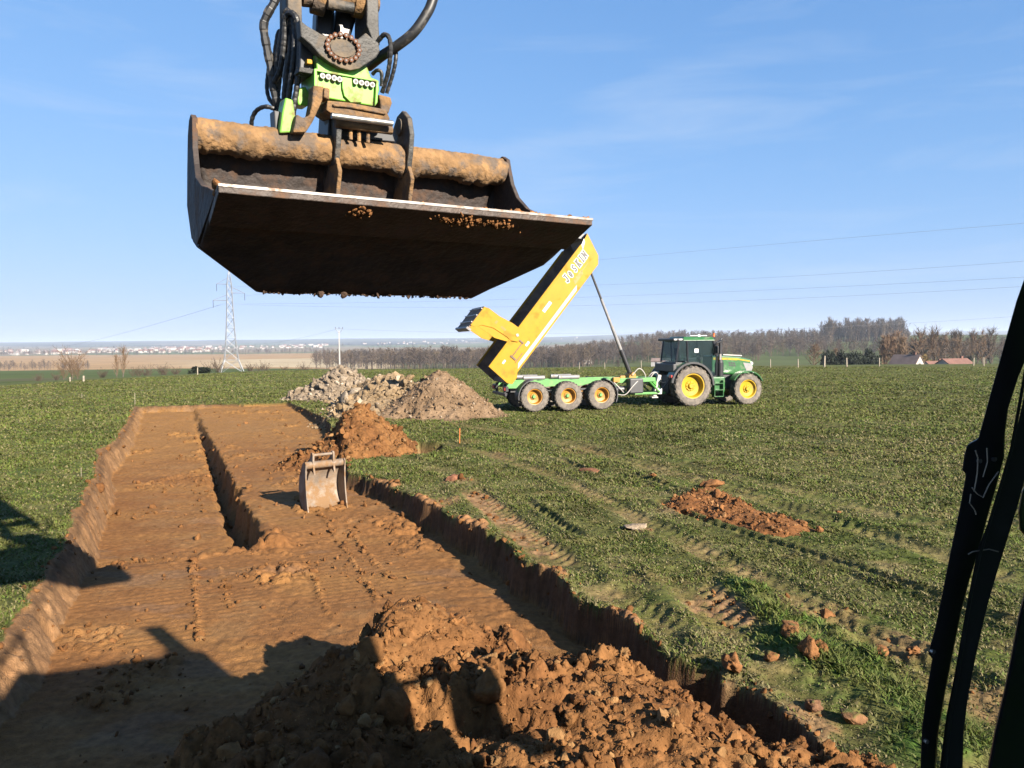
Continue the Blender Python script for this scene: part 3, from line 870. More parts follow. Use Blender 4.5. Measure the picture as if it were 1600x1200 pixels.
heap('clod_heap', 'low strip of loose orange brown clods lying on the grass beside a wheel rut', 'clod heap', [], 0.025, ((0.17, 0.073, 0.027), (0.22, 0.10, 0.038), (0.26, 0.135, 0.058)), (0.010, 0.085), 1900, 370,
     base=flat(-0.01), lump=(0.12, 0.22), foot=CL, maxh=0.09, slope=0.6)

# single clods and sods one can count on the grass
def clod(px, py, size, label, seed, col=(0.215, 0.10, 0.04), grassy=False, squash=0.8):
    x, y = g2(px, py); size *= 0.78
    v, f = clod_proto(seed, 3, 0.4)
    v = v * np.array((size, size * 0.8, size * squash)); a = seed * 1.7
    v = v @ np.array(((math.cos(a), math.sin(a), 0), (-math.sin(a), math.cos(a), 0), (0, 0, 1)))
    n = fbm(v[:, 0] / size * 2 + seed, v[:, 1] / size * 2 + v[:, 2] / size, seed, 3)
    v = v * (1 + 0.18 * n)[:, None]
    c = np.array(col) * (1 + 0.35 * n[:, None])
    if grassy:
        top = sstep(0.35, 0.6, v[:, 2] / size + 0.3 * n)[:, None]
        c = c * (1 - top) + np.array((0.10, 0.12, 0.035)) * top
    me = arr_mesh('soil_clod', v, f, c)
    o = link('soil_clod', me, M['clod'], smooth=True)
    o.location = (x, y, float(ground_z(x, y)) + size * squash * 0.45)
    tag(o, label, 'soil clod', 'clods lying on the grass')
for a in ((1021, 750, 0.17, 'small rounded orange clod alone on the grass left of the clod strip', 1),
          (1111, 764, 0.22, 'square edged brown clod at the top end of the clod strip', 2),
          (1280, 832, 0.12, 'rounded clod at the right tip of the clod strip', 4),
          (1255, 820, 0.11, 'small clod just above the right end of the clod strip', 5),
          (1310, 800, 0.07, 'tiny brown clod on open grass right of the clod strip', 6)): clod(*a)
clod(918, 738, 0.26, 'flat dark reddish clod lying in a wheel rut in mid pasture', 7, (0.19, 0.09, 0.05), squash=0.35)
clod(707, 752, 0.28, 'flat reddish molehill of fine soil beside the excavation edge', 8, (0.21, 0.095, 0.055), squash=0.45)
clod(1000, 827, 0.24, 'pale flat chalky patch of soil on the grass', 9, (0.38, 0.29, 0.20), squash=0.25)
clod(1238, 1010, 0.16, 'upturned sod with grass on top, highest of the sods by the pit edge', 10, grassy=True, squash=0.7)
clod(1205, 1040, 0.13, 'small brown sod at the left of the sods by the pit edge', 11, grassy=True)
clod(1262, 1044, 0.15, 'tall brown sod in the middle of the sods by the pit edge', 12, squash=1.1)
clod(1285, 1038, 0.10, 'narrow pointed brown sod at the right of the sods by the pit edge', 13, squash=1.3)
clod(1142, 1062, 0.15, 'blocky sod tipping over the brink of the excavation', 14, squash=1.3)
clod(1270, 1112, 0.13, 'dark brown sod with grassy top on the brink near the wiper', 15, (0.17, 0.09, 0.05), grassy=True)
clod(1292, 962, 0.10, 'small brown clod in the long grass strip beside a rut', 16)
clod(1330, 1130, 0.12, 'grassy brown sod nearest the wiper blade', 17, (0.19, 0.10, 0.05), grassy=True)
clod(1375, 1025, 0.13, 'orange clod lying in the rut left of the wiper', 18)
clod(1425, 1030, 0.15, 'orange clod lying in the rut right beside the wiper', 19)

# loose crumbs over the floor and along the rims: nobody could count them
r = np.random.default_rng(77)
n = 70000
rad = 4.5 * (42 / 4.5) ** r.random(n); t_ = r.uniform(R(-42), R(30), n)
cx = rad * np.sin(t_); cy = FO + rad * np.cos(t_)
z_, sd_, b_ = lookup(cx, cy, [GZ, GS, GB])
dens = np.where(sd_ > 0.1, 0.08 + 0.9 * sstep(0.05, 0.5, fbm(cx / 1.3, cy / 1.3, 38, 4)), sstep(0.4, 0.8, b_) * 0.8)
dens = np.maximum(dens, 0.9 * np.exp(-((sd_ - 0.02) / 0.12) ** 2))
lined = np.zeros(n)
for pl, k_ in TRACKL + [(seg((250, 868), (330, 862), (420, 866), z=-0.46), 1.0), (seg((402, 850), (380, 790), (350, 730), z=-0.36), 0.7)]:
    lined = np.maximum(lined, k_ * np.exp(-(seg_dist(cx, cy, pl)[0] / 0.075) ** 2))
dens = np.maximum(dens, lined)
keep = (r.random(n) < dens)
s = (0.005 + 0.032 * r.random(n) ** (6 - 4.6 * lined)) * np.clip(rad / 10, 0.8, 2.2)
P = np.stack([cx, cy, z_ + s * 0.3], 1)[keep]
v, f, i = scatter(CLODS_LOW, P, s[keep], 78)
cc = np.array(OCH[0]) + r.random((len(P), 1)) * (np.array(OCH[1]) - np.array(OCH[0]))
cc = cc * r.uniform(0.7, 1.15, (len(P), 1))
tag(link('soil_crumbs', arr_mesh('soil_crumbs', v, f, cc[i]), M['clod'], smooth=True), 'loose crumbs of soil strewn over the excavation and ruts', 'soil crumbs', kind='stuff')

# ------------------------------------------------------------------ grass
def grass():
    r = np.random.default_rng(5)
    n = 1000000
    rad = 5.0 * (95 / 5.0) ** (r.random(n) ** 1.15); t_ = r.uniform(R(-42), R(42), n)
    x = rad * np.sin(t_); y = FO + rad * np.cos(t_)
    z, sd, bare, lng, col = lookup(x, y, [GZ, GS, GB, GL, GC])
    n2 = fbm(x / 0.35, y / 0.35, 91, 3); n3 = fbm(x / 2.5, y / 1.8, 92, 3)
    ok = (sd < -0.01) & (r.random(n) > np.clip(bare, 0, 1) * 1.1) & (y < yc_of(x, y) + 6) & (r.random(n) < 0.78 + 0.9 * n2 + 0.4 * n3)
    for (a, b, ra) in ((-4.35, 21.6, 1.7), (-9.8, 42.9, 2.5), (-6.3, 40.3, 2.3), (-6.1, 36, 2.0), (-2.95, 31.9, 2.2)):
        ok &= np.hypot(x - a, y - b) > ra
    x, y, z, rad, n2, n3, lng, col, sd = [q[ok] for q in (x, y, z, rad, n2, n3, lng, col, sd)]
    n = len(x)
    h = (0.016 + 0.016 * r.random(n) + 0.050 * np.clip(n2 + 0.5 * n3 - 0.05, 0, 1)) * np.clip(rad / 16, 0.8, 1.7) * (1 + 1.3 * np.clip(lng, -0.5, 1.2))
    edge = np.exp(-((sd + 0.05) / 0.08) ** 2)
    h *= 1 + 0.8 * edge * r.random(n)
    w = (0.0045 + 0.004 * r.random(n)) * np.clip(rad / 8, 1.0, 7)
    a = r.uniform(0, 2 * np.pi, n); lean = (0.5 + 1.5 * r.random(n)) * h
    la = a + r.normal(size=n) * 0.6 + np.pi / 2
    # worn grass lies flat
    bx = np.cos(a) * w; by = np.sin(a) * w
    p0 = np.stack([x - bx, y - by, z - 0.01], 1); p1 = np.stack([x + bx, y + by, z - 0.01], 1)
    m0 = np.stack([x - bx * .7 + np.cos(la) * lean * .35, y - by * .7 + np.sin(la) * lean * .35, z + h * .6], 1)
    m1 = np.stack([x + bx * .7 + np.cos(la) * lean * .35, y + by * .7 + np.sin(la) * lean * .35, z + h * .6], 1)
    tp = np.stack([x + np.cos(la) * lean, y + np.sin(la) * lean, z + h], 1)
    V = np.stack([p0, p1, m1, m0, tp], 1).reshape(-1, 3)
    o = (np.arange(n) * 5)[:, None]
    F = np.concatenate([o + np.array([[0, 1, 2]]), o + np.array([[0, 2, 3]]), o + np.array([[3, 2, 4]])])
    k = r.random(n)
    mott = fbm(x / 3.6, y / 1.5, 95, 4); dash = sstep(0.12, 0.5, fbm(x / 1.3, y / 0.8, 96, 3))
    c = np.array((0.150, 0.158, 0.042)) * (0.75 + 0.5 * r.random((n, 1)))
    c = (0.6 * c + 0.4 * col * 1.15) * ((1 + 0.3 * mott) * (1 - 0.4 * dash))[:, None]
    st = (k < (0.24 + 0.25 * np.clip(-n3, 0, 1)) * np.interp(rad, [10, 18], [1, 0.45]) + 0.30 * np.clip(sstep(4, -3, y - 19 - 0.55 * x + 4 * n3) * sstep(-3, 1, x + 0.3 * y - 1.5), 0, 1) * (0.4 + mott) + 0.14 * (lng < -0.1)) & (lng < 0.2)
    c[st] = np.array((0.24, 0.205, 0.10)) * r.uniform(0.7, 1.15, (int(st.sum()), 1))
    lush = (k > 0.75)
    c[lush] *= np.array((0.85, 1.12, 0.7))
    C = np.repeat(c, 5, 0)
    me = arr_mesh('grass', V, F, C)
    tag(link('grass', me, M['blade']), 'short winter pasture grass with straw coloured blades', 'grass', kind='stuff')
grass()

# ------------------------------------------------------------------ marker stakes
def stake(name, px, py, h, rr_, m, label):
    x, y = g2(px, py); z = float(ground_z(x, y))
    b = MB(); b.prism([(-rr_, -rr_, -0.1), (rr_, -rr_, -0.1), (rr_, rr_, -0.1), (-rr_, rr_, -0.1)], [(-rr_, -rr_, h), (rr_, -rr_, h), (rr_, rr_, h), (-rr_, rr_, h)])
    o = b.build(name, m); o.location = (x, y, z); o.rotation_euler = (0.03, 0.02, 0.4)
    tag(o, label, 'stake', 'survey stakes around the excavation')
stake('survey_stake', 718, 693, 0.45, 0.009, M['orange'], 'orange survey stake on the grass right of the soil mound')
stake('survey_stake', 211, 634, 0.6, 0.009, M['wood'], 'thin pale stake at the far left corner of the excavation')
stake('survey_stake', 127, 745, 0.22, 0.004, M['wood'], 'thin short stake in the grass left of the excavation')
stake('survey_stake', 128, 622, 0.3, 0.007, M['wood'], 'thin pale stake in the grass far left of the excavation')

# ------------------------------------------------------------------ narrow digging bucket standing in the pit
def digging_bucket():
    x, y = g2(513, 801, -0.38)
    root = empty('digging_bucket', (x, y, -0.40), R(37))
    tag(root, 'worn narrow digging bucket standing on its teeth in the excavation', 'bucket')
    W = 0.40
    # side view: y away from the opening, z up; inner shell line from the cutting edge to the top
    sh = [(-0.02, 0.0), (0.10, 0.03), (0.27, 0.13), (0.38, 0.30), (0.42, 0.52), (0.37, 0.74), (0.27, 0.90), (0.20, 0.97)]
    shp = [Vector((0, a, b)) for a, b in sh]; shp = smooth_path(shp, 4)
    b = MB()
    for s in (-1,):
        inn = [(p.y, p.z) for p in shp]
    out = []
    for i, p in enumerate(shp):
        t = (shp[min(i + 1, len(shp) - 1)] - shp[max(i - 1, 0)]).normalized()
        nrm = Vector((0, t.z, -t.y))
        out.append((p.y + nrm.y * 0.025, p.z + nrm.z * 0.025))
    for i in range(len(inn) - 1):
        q = [inn[i], inn[i + 1], out[i + 1], out[i]]
        b.prism([(-W, *p) for p in q], [(W, *p) for p in q])
    shell = b.build('shell', M['oldsteel'], root)
    for s in (-1, 1):
        poly = [(-0.03, 0.0), (0.10, -0.02), (0.29, 0.10), (0.41, 0.28), (0.455, 0.52), (0.40, 0.76), (0.28, 0.94), (0.22, 1.03), (0.10, 1.07), (0.055, 1.03), (0.075, 0.90), (0.085, 0.7), (0.07, 0.45), (0.03, 0.2)]
        b = MB(); x0 = s * W; x1 = s * (W + 0.028)
        b.prism([(x0, *p) for p in poly], [(x1, *p) for p in poly]); b.build('side_plate', M['oldsteel'], root, bevel=0.004)
    b = MB(); b.tube([(-W, 0.17, 0.985), (W, 0.17, 0.985)], 0.075, 16); auto_smooth(b.build('torsion_tube', M['oldsteel'], root))
    b = MB(); b.box((0, 0.02, 0.0), (2 * W + 0.05, 0.16, 0.03), (0.15, 0, 0)); b.build('cutting_edge', M['oldsteel'], root, bevel=0.005)
    for i in range(5):
        b = MB(); xx = -W + 0.05 + i * (2 * W - 0.1) / 4
        b.prism([(xx - .045, .06, .03), (xx + .045, .06, .03), (xx + .045, .06, -.03), (xx - .045, .06, -.03)], [(xx - .03, -.15, .0), (xx + .03, -.15, .0), (xx + .03, -.15, -.025), (xx - .03, -.15, -.025)])
        b.build('tooth', M['oldsteel'], root, bevel=0.004)
    for s in (-1, 1):
        xx = s * 0.215 - 0.03
        poly = [(0.05, 0.80), (0.10, 1.0), (0.09, 1.19), (0.12, 1.235), (0.19, 1.235), (0.24, 1.12), (0.40, 1.02), (0.44, 0.85), (0.40, 0.72), (0.24, 0.9)]
        b = MB(); b.prism([(xx - .02, *p) for p in poly], [(xx + .02, *p) for p in poly]); b.build('ear', M['oldsteel'], root, bevel=0.005)
    b = MB(); b.tube([(-0.245, 0.145, 1.185), (0.185, 0.145, 1.185)], 0.03, 12); auto_smooth(b.build('pin', M['oldsteel'], root))
    b = MB(); b.tube([(-0.245, 0.36, 0.98), (0.185, 0.36, 0.98)], 0.03, 12); auto_smooth(b.build('pin', M['oldsteel'], root))
digging_bucket()

# ------------------------------------------------------------------ the excavator around the viewer, its tiltrotator and grading bucket
def on_plane(px, py, P0, N):
    d = ray(px, py)
    return EYE + d * ((P0 - EYE).dot(N) / d.dot(N))

def slab(mb, pts, P0, N, off, thick, back=None):
    """solid plate whose front face lies on a plane; it runs back from there by its thickness"""
    p = P0 + N * off
    a = [on_plane(x, y, p, N) for x, y in pts]
    return mb.prism(a, [v + (back if back else -N) * thick for v in a])

def parent_keep(o, root):
    o.parent = root
    o.matrix_parent_inverse = root.matrix_world.inverted()

def grading_bucket():
    root = empty('grading_bucket', (-0.384, 3.731, 3.0), R(30.9))
    root.scale = (0.967, 1, 1)
    tag(root, 'wide mud caked grading bucket held open in the air under the green tiltrotator', 'excavator bucket')
    rows = [(0.10, .632, 1.0), (0.49, .475, 1.0), (.64, .385, .84), (.80, .290, .66), (.92, .355, .70), (1.0, .50, .78), (1.04, .70, .85), (1.03, .88, .90), (.985, 1.02, .93), (.90, 1.10, .94)]
    nx = 60
    fine = []
    for i in range(len(rows) - 1):
        kk = 4
        for j in range(kk): fine.append(tuple(rows[i][q] + (rows[i + 1][q] - rows[i][q]) * j / kk for q in range(3)))
    fine.append(rows[-1])
    U, Wd = np.meshgrid(np.linspace(-1, 1, nx + 1), np.arange(len(fine)))
    fa = np.array(fine)
    X = U * fa[:, 2][:, None]; Y = np.repeat(fa[:, 0][:, None], nx + 1, 1); Z = np.repeat(fa[:, 1][:, None], nx + 1, 1)
    Z = Z + 0.007 * fbm(X * 9, Y * 14 + Z * 9, 401, 3)
    Vv = np.stack([X, Y, Z], -1).reshape(-1, 3)
    idx = np.arange(len(Vv)).reshape(X.shape)
    F = np.stack([idx[:-1, :-1], idx[:-1, 1:], idx[1:, 1:], idx[1:, :-1]], -1).reshape(-1, 4)
    o = link('shell', arr_mesh('shell', Vv, F), M['mudsteel'], root, smooth=True)
    so = o.modifiers.new('solid', 'SOLIDIFY'); so.thickness = 0.03; so.offset = 0.0
    for s in (-1, 1):
        b = MB()
        # sloping corner plates between the bottom and the side plates
        inner = [(r_[2], r_[0], r_[1]) for r_ in rows[1:9]]
        outer = [(1.0, .49, .478), (.99, .60, .485), (.985, .74, .53), (.975, .87, .63), (.97, .95, .73), (.965, .99, .83), (.96, 1.0, .93), (.955, .985, 1.03)]
        vs = [(s * x, y, z) for x, y, z in inner] + [(s * x, y, z) for x, y, z in outer]
        n = len(inner); b.add(vs, [(i, i + 1, n + i + 1, n + i) for i in range(n - 1)])
        c = b.build('corner_plate', M['mudsteel'], root); so = c.modifiers.new('solid', 'SOLIDIFY'); so.thickness = 0.028; so.offset = 0
        poly = [(.985, .06, .645), (1.0, .49, .475), (.985, .74, .53), (.97, .95, .725), (.955, 1.0, .93), (.95, .98, 1.10), (.95, .93, 1.165), (.95, .87, 1.18), (.952, .815, 1.15), (.955, .80, 1.08), (.96, .775, .99), (.965, .72, .90), (.975, .62, .815), (.98, .45, .745), (.985, .25, .70)]
        b = MB(); b.prism([(s * (x - .012), y, z) for x, y, z in poly], [(s * (x + .016), y, z) for x, y, z in poly])
        b.build('side_plate', M['mudsteel'], root, bevel=0.004)
    b = MB()
    b.prism([(-1.0, 0, .668), (-1.0, 0, .634), (-1.0, .25, .528), (-1.0, .25, .592)], [(1.0, 0, .668), (1.0, 0, .634), (1.0, .25, .528), (1.0, .25, .592)])
    b.build('lip_plate', M['lip'], root, bevel=0.003)
    b = MB()
    b.prism([(-1.002, -.004, .6715), (-1.002, -.004, .660), (-1.002, .05, .643), (-1.002, .05, .6555)], [(1.002, -.004, .6715), (1.002, -.004, .660), (1.002, .05, .643), (1.002, .05, .6555)])
    b.build('cutting_edge', M['edge'], root)
    # clay caked on the torsion tube and on the lip
    na, nl = 30, 260
    A, L = np.meshgrid(np.linspace(0, 2 * np.pi, na + 1), np.linspace(-.95, .95, nl))
    rr_ = 0.083 + 0.009 * fbm(L * 7, np.cos(A) * 1.6 + np.sin(A), 411, 5) + 0.007 * fbm(L * 45, A * 5, 412, 3)
    hang = np.clip(-np.sin(A), 0, 1) ** 2 * np.clip(fbm(L * 9, L * 0, 413, 4), 0, 1) * 0.05
    rr_ = rr_ + hang
    Vv = np.stack([L, .885 + rr_ * np.cos(A), 1.085 + rr_ * np.sin(A)], -1).reshape(-1, 3)
    idx = np.arange(len(Vv)).reshape(A.shape)
    F = np.stack([idx[:-1, :-1], idx[:-1, 1:], idx[1:, 1:], idx[1:, :-1]], -1).reshape(-1, 4)
    link('torsion_tube', arr_mesh('torsion_tube', Vv, F), M['mudthick'], root, smooth=True)
    r = np.random.default_rng(42)
    n = 420
    x = np.where(r.random(n) < 0.55, r.uniform(.25, 1.0, n), r.uniform(-1, 1, n)); y = np.abs(r.normal(size=n)) * .10
    P = np.stack([x, y + .01, .672 - y * .31], 1); S = 0.004 + 0.020 * r.random(n) ** 3
    n2 = 170
    xb = np.concatenate([r.normal(.22, .09, n2 // 2), r.normal(.45, .05, n2 // 4), r.normal(-.35, .03, n2 - n2 // 2 - n2 // 4)]); yb = r.normal(.06, .018, n2)
    P2 = np.stack([xb, yb, .634 - yb * .424], 1); S2 = 0.006 + 0.008 * r.random(n2)
    n3 = 160
    x3 = r.uniform(-.64, .64, n3); P3 = np.stack([x3, np.full(n3, .80) + r.normal(size=n3) * .02, np.full(n3, .275)], 1); S3 = 0.004 + 0.010 * r.random(n3) ** 3
    n4 = 130; t4 = r.random(n4); sd4 = np.where(r.random(n4) < .5, -1, 1)
    P4 = np.stack([sd4 * (.99 - .33 * t4), .46 + .34 * t4, .515 - .235 * t4], 1); S4 = 0.004 + 0.008 * r.random(n4) ** 2
    PP = np.concatenate([P, P2, P3, P4]); v, f, i = scatter(CLODS_LOW, PP, np.concatenate([S, S2, S3, S4]), 43)
    cc = np.where(np.arange(len(PP))[:, None] < n + n2, np.array([(0.25, 0.115, 0.045)]), np.array([(0.07, 0.045, 0.033)])) * r.uniform(.7, 1.2, (len(PP), 1))
    tag(link('clay_crumbs', arr_mesh('clay_crumbs', v, f, cc[i]), M['clod'], root, smooth=True), kind='stuff')
    for xx in (-.20, .245):
        poly = [(.80, .99), (.76, 1.10), (.74, 1.20), (.77, 1.30), (.85, 1.36), (.93, 1.345), (1.0, 1.28), (1.06, 1.17), (1.08, 1.05), (1.02, .9), (.9, 1.0)]
        b = MB(); b.prism([(xx - .016, *p) for p in poly], [(xx + .016, *p) for p in poly])
        b.build('ear', M['castiron'], root, bevel=0.006)
        poly = [(.80, 1.05), (.74, .95), (.79, .82), (.90, .68), (1.02, .68), (1.02, .95), (.9, 1.05)]
        b = MB(); b.prism([(xx - .012, *p) for p in poly], [(xx + .012, *p) for p in poly])
        b.build('gusset', M['mudthick'], root, bevel=0.006)
        b = MB()
        b.tube([(xx - .03, .88, 1.27), (xx + .03, .88, 1.27)], 0.05, 14); auto_smooth(b.build('pin_boss', M['castiron'], root))
grading_bucket()

T0 = D(569, 205, 4.42)
NB = Vector((0.50, -0.86, -0.10)).normalized()

def ribbed(mb, pts, r_, k=10, pitch=0.02):
    path = smooth_path(pts, 14)
    L = 0; rs = []
    for i, p in enumerate(path):
        if i: L += (p - path[i - 1]).length
        rs.append(r_ * (1.0 if math.sin(L * 2 * math.pi / pitch) > -0.2 else 0.90))
    mb.tube(path, rs, 8)

def tiltrotator():
    root = empty('tiltrotator', T0)
    bpy.context.view_layer.update()
    tag(root, 'green and black tiltrotator with ribbed hoses hanging between the arm and the grading bucket', 'tiltrotator')
    def add(mb, name, m, bevel=0.0, smooth=False):
        o = mb.build(name, m, None, False, bevel)
        if smooth: auto_smooth(o)
        o.parent = root; o.matrix_parent_inverse = Matrix.Translation(-T0)
        return o
    S = lambda mb, pts, off, th: slab(mb, pts, T0, NB, off, th)
    fl = S(MB(), [(468, 30), (480, 40), (492, 47), (505, 55), (525, 58), (545, 60), (560, 61), (567, 55), (572, 51), (580, 58), (592, 67), (594, 80), (588, 90), (575, 99), (562, 107), (547, 110), (532, 106), (515, 97), (500, 86), (486, 70), (470, 57)], .10, .08)
    add(fl, 'mounting_plate', M['castiron'], .006)
    bm_ = MB(); p = T0 + NB * .10
    ring = [on_plane(535 + 25 * math.cos(a), 75 + 20 * math.sin(a) + 4.5 * math.cos(a), p, NB) for a in np.linspace(0, 2 * math.pi, 19)[:-1]]
    bm_.tube(ring + [ring[0]], .006, 6)
    for q in ring:
        bm_.tube([q - NB * .01, q + NB * .020], .0135, 6); bm_.cur = 1
        bm_.tube([q + NB * .016, q + NB * .0215], .006, 6); bm_.cur = 0
    add(bm_, 'bolt_ring', [M['rust'], M['black']])
    dsk = MB(); dd = [on_plane(535 + 19 * math.cos(a), 76 + 14 * math.sin(a) + 3 * math.cos(a), p, NB) for a in np.linspace(0, 2 * math.pi, 25)[:-1]]
    dsk.prism([v + NB * .007 for v in dd], [v - NB * .01 for v in dd]); add(dsk, 'cover_disc', M['castiron'], .002)
    ho = S(MB(), [(493, 84), (515, 96), (540, 108), (562, 106), (572, 99), (580, 121), (591, 125), (593, 140), (586, 166), (548, 160), (515, 154), (491, 148), (490, 108), (495, 107)], .05, .26)
    add(ho, 'rotator_housing', M['lime'], .006)
    pn = S(MB(), [(534, 118), (550, 121), (551, 140), (556, 152), (566, 160), (548, 160), (538, 150), (535, 138)], .066, .03)
    S(pn, [(491, 107), (495, 107), (497, 128), (496, 148), (491, 148)], .075, .05); S(pn, [(588, 125), (592, 126), (590, 160), (586, 166)], .075, .05); S(pn, [(493, 107), (590, 125), (590, 128), (493, 111)], .075, .04)
    add(pn, 'panel_rim', M['lime'], .003)
    for x, y in ((502.5, 119.5), (511.5, 121), (520.5, 123), (529, 125), (554, 128.5), (563, 130.3), (571.5, 131.8), (580, 133.4)):
        c = on_plane(x, y, T0 + NB * .05, NB)
        b = MB(); b.tube([c - NB * .01, c + NB * .022], .0145, 14); b.cur = 1; b.tube([c + NB * .02, c + NB * .0235], .008, 12)
        add(b, 'hydraulic_port', [M['palegrey'], M['black']])
    for pts, o_ in (([(446, 152), (458, 156), (463, 190), (459, 207), (437, 208), (441, 176)], .04), ([(467, 137), (478, 135), (484, 150), (482, 166), (466, 164), (463, 150)], -.06)):
        add(S(MB(), pts, o_, .12), 'tilt_arm', M['lime'], .008)
    add(S(MB(), [(428, 172), (441, 175), (438, 210), (430, 210)], -.02, .1), 'guard_plate', M['darkgrey'], .006)
    qh = S(MB(), [(512, 157), (545, 160), (603, 171), (610, 186), (600, 192), (560, 186), (522, 180), (510, 172)], .11, .22)
    S(qh, [(520, 162), (545, 164), (604, 176), (603, 179), (545, 168), (521, 166)], .125, .03)
    add(qh, 'quick_hitch', M['mudthick'], .006)
    q2 = MB(); a0 = on_plane(524, 192, T0 + NB * .08, NB); a1 = on_plane(612, 204, T0 + NB * .08, NB)
    q2.tube([a0, a1], .024, 14); add(q2, 'hitch_bar', M['mudthick'], smooth=True)
    q2 = MB(); a0 = on_plane(518, 180.5, T0 + NB * .14, NB); a1 = on_plane(613, 193, T0 + NB * .14, NB)
    q2.tube([a0, a1], .0165, 14); add(q2, 'lock_pin', M['steel'], smooth=True)
    dk = S(MB(), [(515, 170), (606, 186), (618, 222), (512, 212)], -.02, .2); add(dk, 'dark_gap', M['darkgrey'], .005)  # dark slab standing in for the shaded gap between hitch and bucket tube
    for x, y in ((548, 209), (561, 212), (575, 214)):
        b = MB(); a0 = on_plane(x, y - 11, T0 + NB * .06, NB); a1 = on_plane(x, y + 9, T0 + NB * .06, NB); b.tube([a0, a1], .0105, 8); add(b, 'lock_rod', M['mudthick'])
    add(S(MB(), [(490, 133), (507, 135), (506, 152), (499, 168), (489, 190), (478, 207), (458, 207), (464, 178), (474, 184), (484, 180), (488, 160)], .10, .10), 'hitch_jaw', M['mudthick'], .008)
    add(S(MB(), [(507, 136), (516, 138), (515, 156), (506, 152)], .12, .10), 'hitch_jaw', M['mudthick'], .006)
    add(S(MB(), [(592, 147), (611, 152), (613, 161), (607, 178), (596, 172)], .06, .16), 'hitch_jaw', M['mudthick'], .008)
    # tilt cylinder block and brackets on the left
    add(S(MB(), [(470, 55), (500, 86), (493, 88), (489, 118), (468, 118)], .0, .25), 'tilt_block', M['darkgrey'], .006)
    add(S(MB(), [(468, 104), (492, 108), (491, 116), (467, 112)], .05, .1), 'bracket', M['castiron'], .004)
    b = S(MB(), [(480, 92), (488, 93), (488, 100), (480, 99)], .04, .05); add(b, 'grease_block', M['yellow'], .002)
    hoses = [
        (.026, [(437, -30, 4.35), (429, 2, 4.35), (418, 22, 4.35), (412, 42, 4.36), (417, 75, 4.38), (424, 110, 4.4), (429, 145, 4.42), (437, 170, 4.45)]),
        (.0165, [(456, 190, 4.30), (462, 150, 4.28), (468, 100, 4.25), (470, 55, 4.25), (463, 28, 4.25), (454, 20, 4.27), (446, 30, 4.3), (443, 70, 4.33), (437, 110, 4.36), (427, 130, 4.4)]),
        (.0165, [(450, 160, 4.34), (455, 120, 4.31), (460, 75, 4.29), (459, 40, 4.3), (451, 17, 4.31), (444, 25, 4.33), (440, 60, 4.36), (433, 100, 4.38), (432, 140, 4.42)]),
        (.0160, [(443, 160, 4.38), (447, 120, 4.36), (453, 80, 4.33), (453, 45, 4.34), (447, 30, 4.36), (441, 48, 4.38), (434, 85, 4.4), (424, 120, 4.41)]),
        (.0150, [(434, 150, 4.44), (438, 110, 4.43), (442, 75, 4.42), (436, 50, 4.42), (428, 95, 4.43), (421, 120, 4.45)]),
        (.0130, [(397, 212, 4.55), (393, 192, 4.5), (399, 175, 4.46), (412, 167, 4.42), (426, 169, 4.42), (440, 176, 4.45)]),
        (.0120, [(420, 105, 4.45), (417, 135, 4.45), (421, 155, 4.45), (432, 166, 4.45), (445, 173, 4.45)]),
        (.0110, [(431, 135, 4.48), (428, 155, 4.48), (434, 172, 4.48), (440, 185, 4.48)]),
        (.0140, [(587, 70, 4.5), (594, 60, 4.48), (602, 54, 4.46), (609, 62, 4.45), (610, 85, 4.46), (606, 115, 4.5), (597, 145, 4.55)]),
        (.0120, [(611, 68, 4.55), (618, 76, 4.53), (618, 95, 4.53), (613, 118, 4.55), (604, 146, 4.58)]),
        (.0110, [(582, 116, 4.5), (589, 110, 4.48), (596, 114, 4.48), (596, 135, 4.5)]),
    ]
    for r_, pts in hoses:
        b = MB(); ribbed(b, [D(*p) for p in pts], r_, pitch=0.034 if r_ < .02 else 0.08); add(b, 'hose', M['hose'], smooth=False)
    for x, y, z in ((457, 160, 4.3), (455, 172, 4.3)):
        b = MB(); b.tube([D(x, y, z), D(x - 2, y + 12, z)], .014, 8); add(b, 'hose_fitting', M['steel'])
tiltrotator()

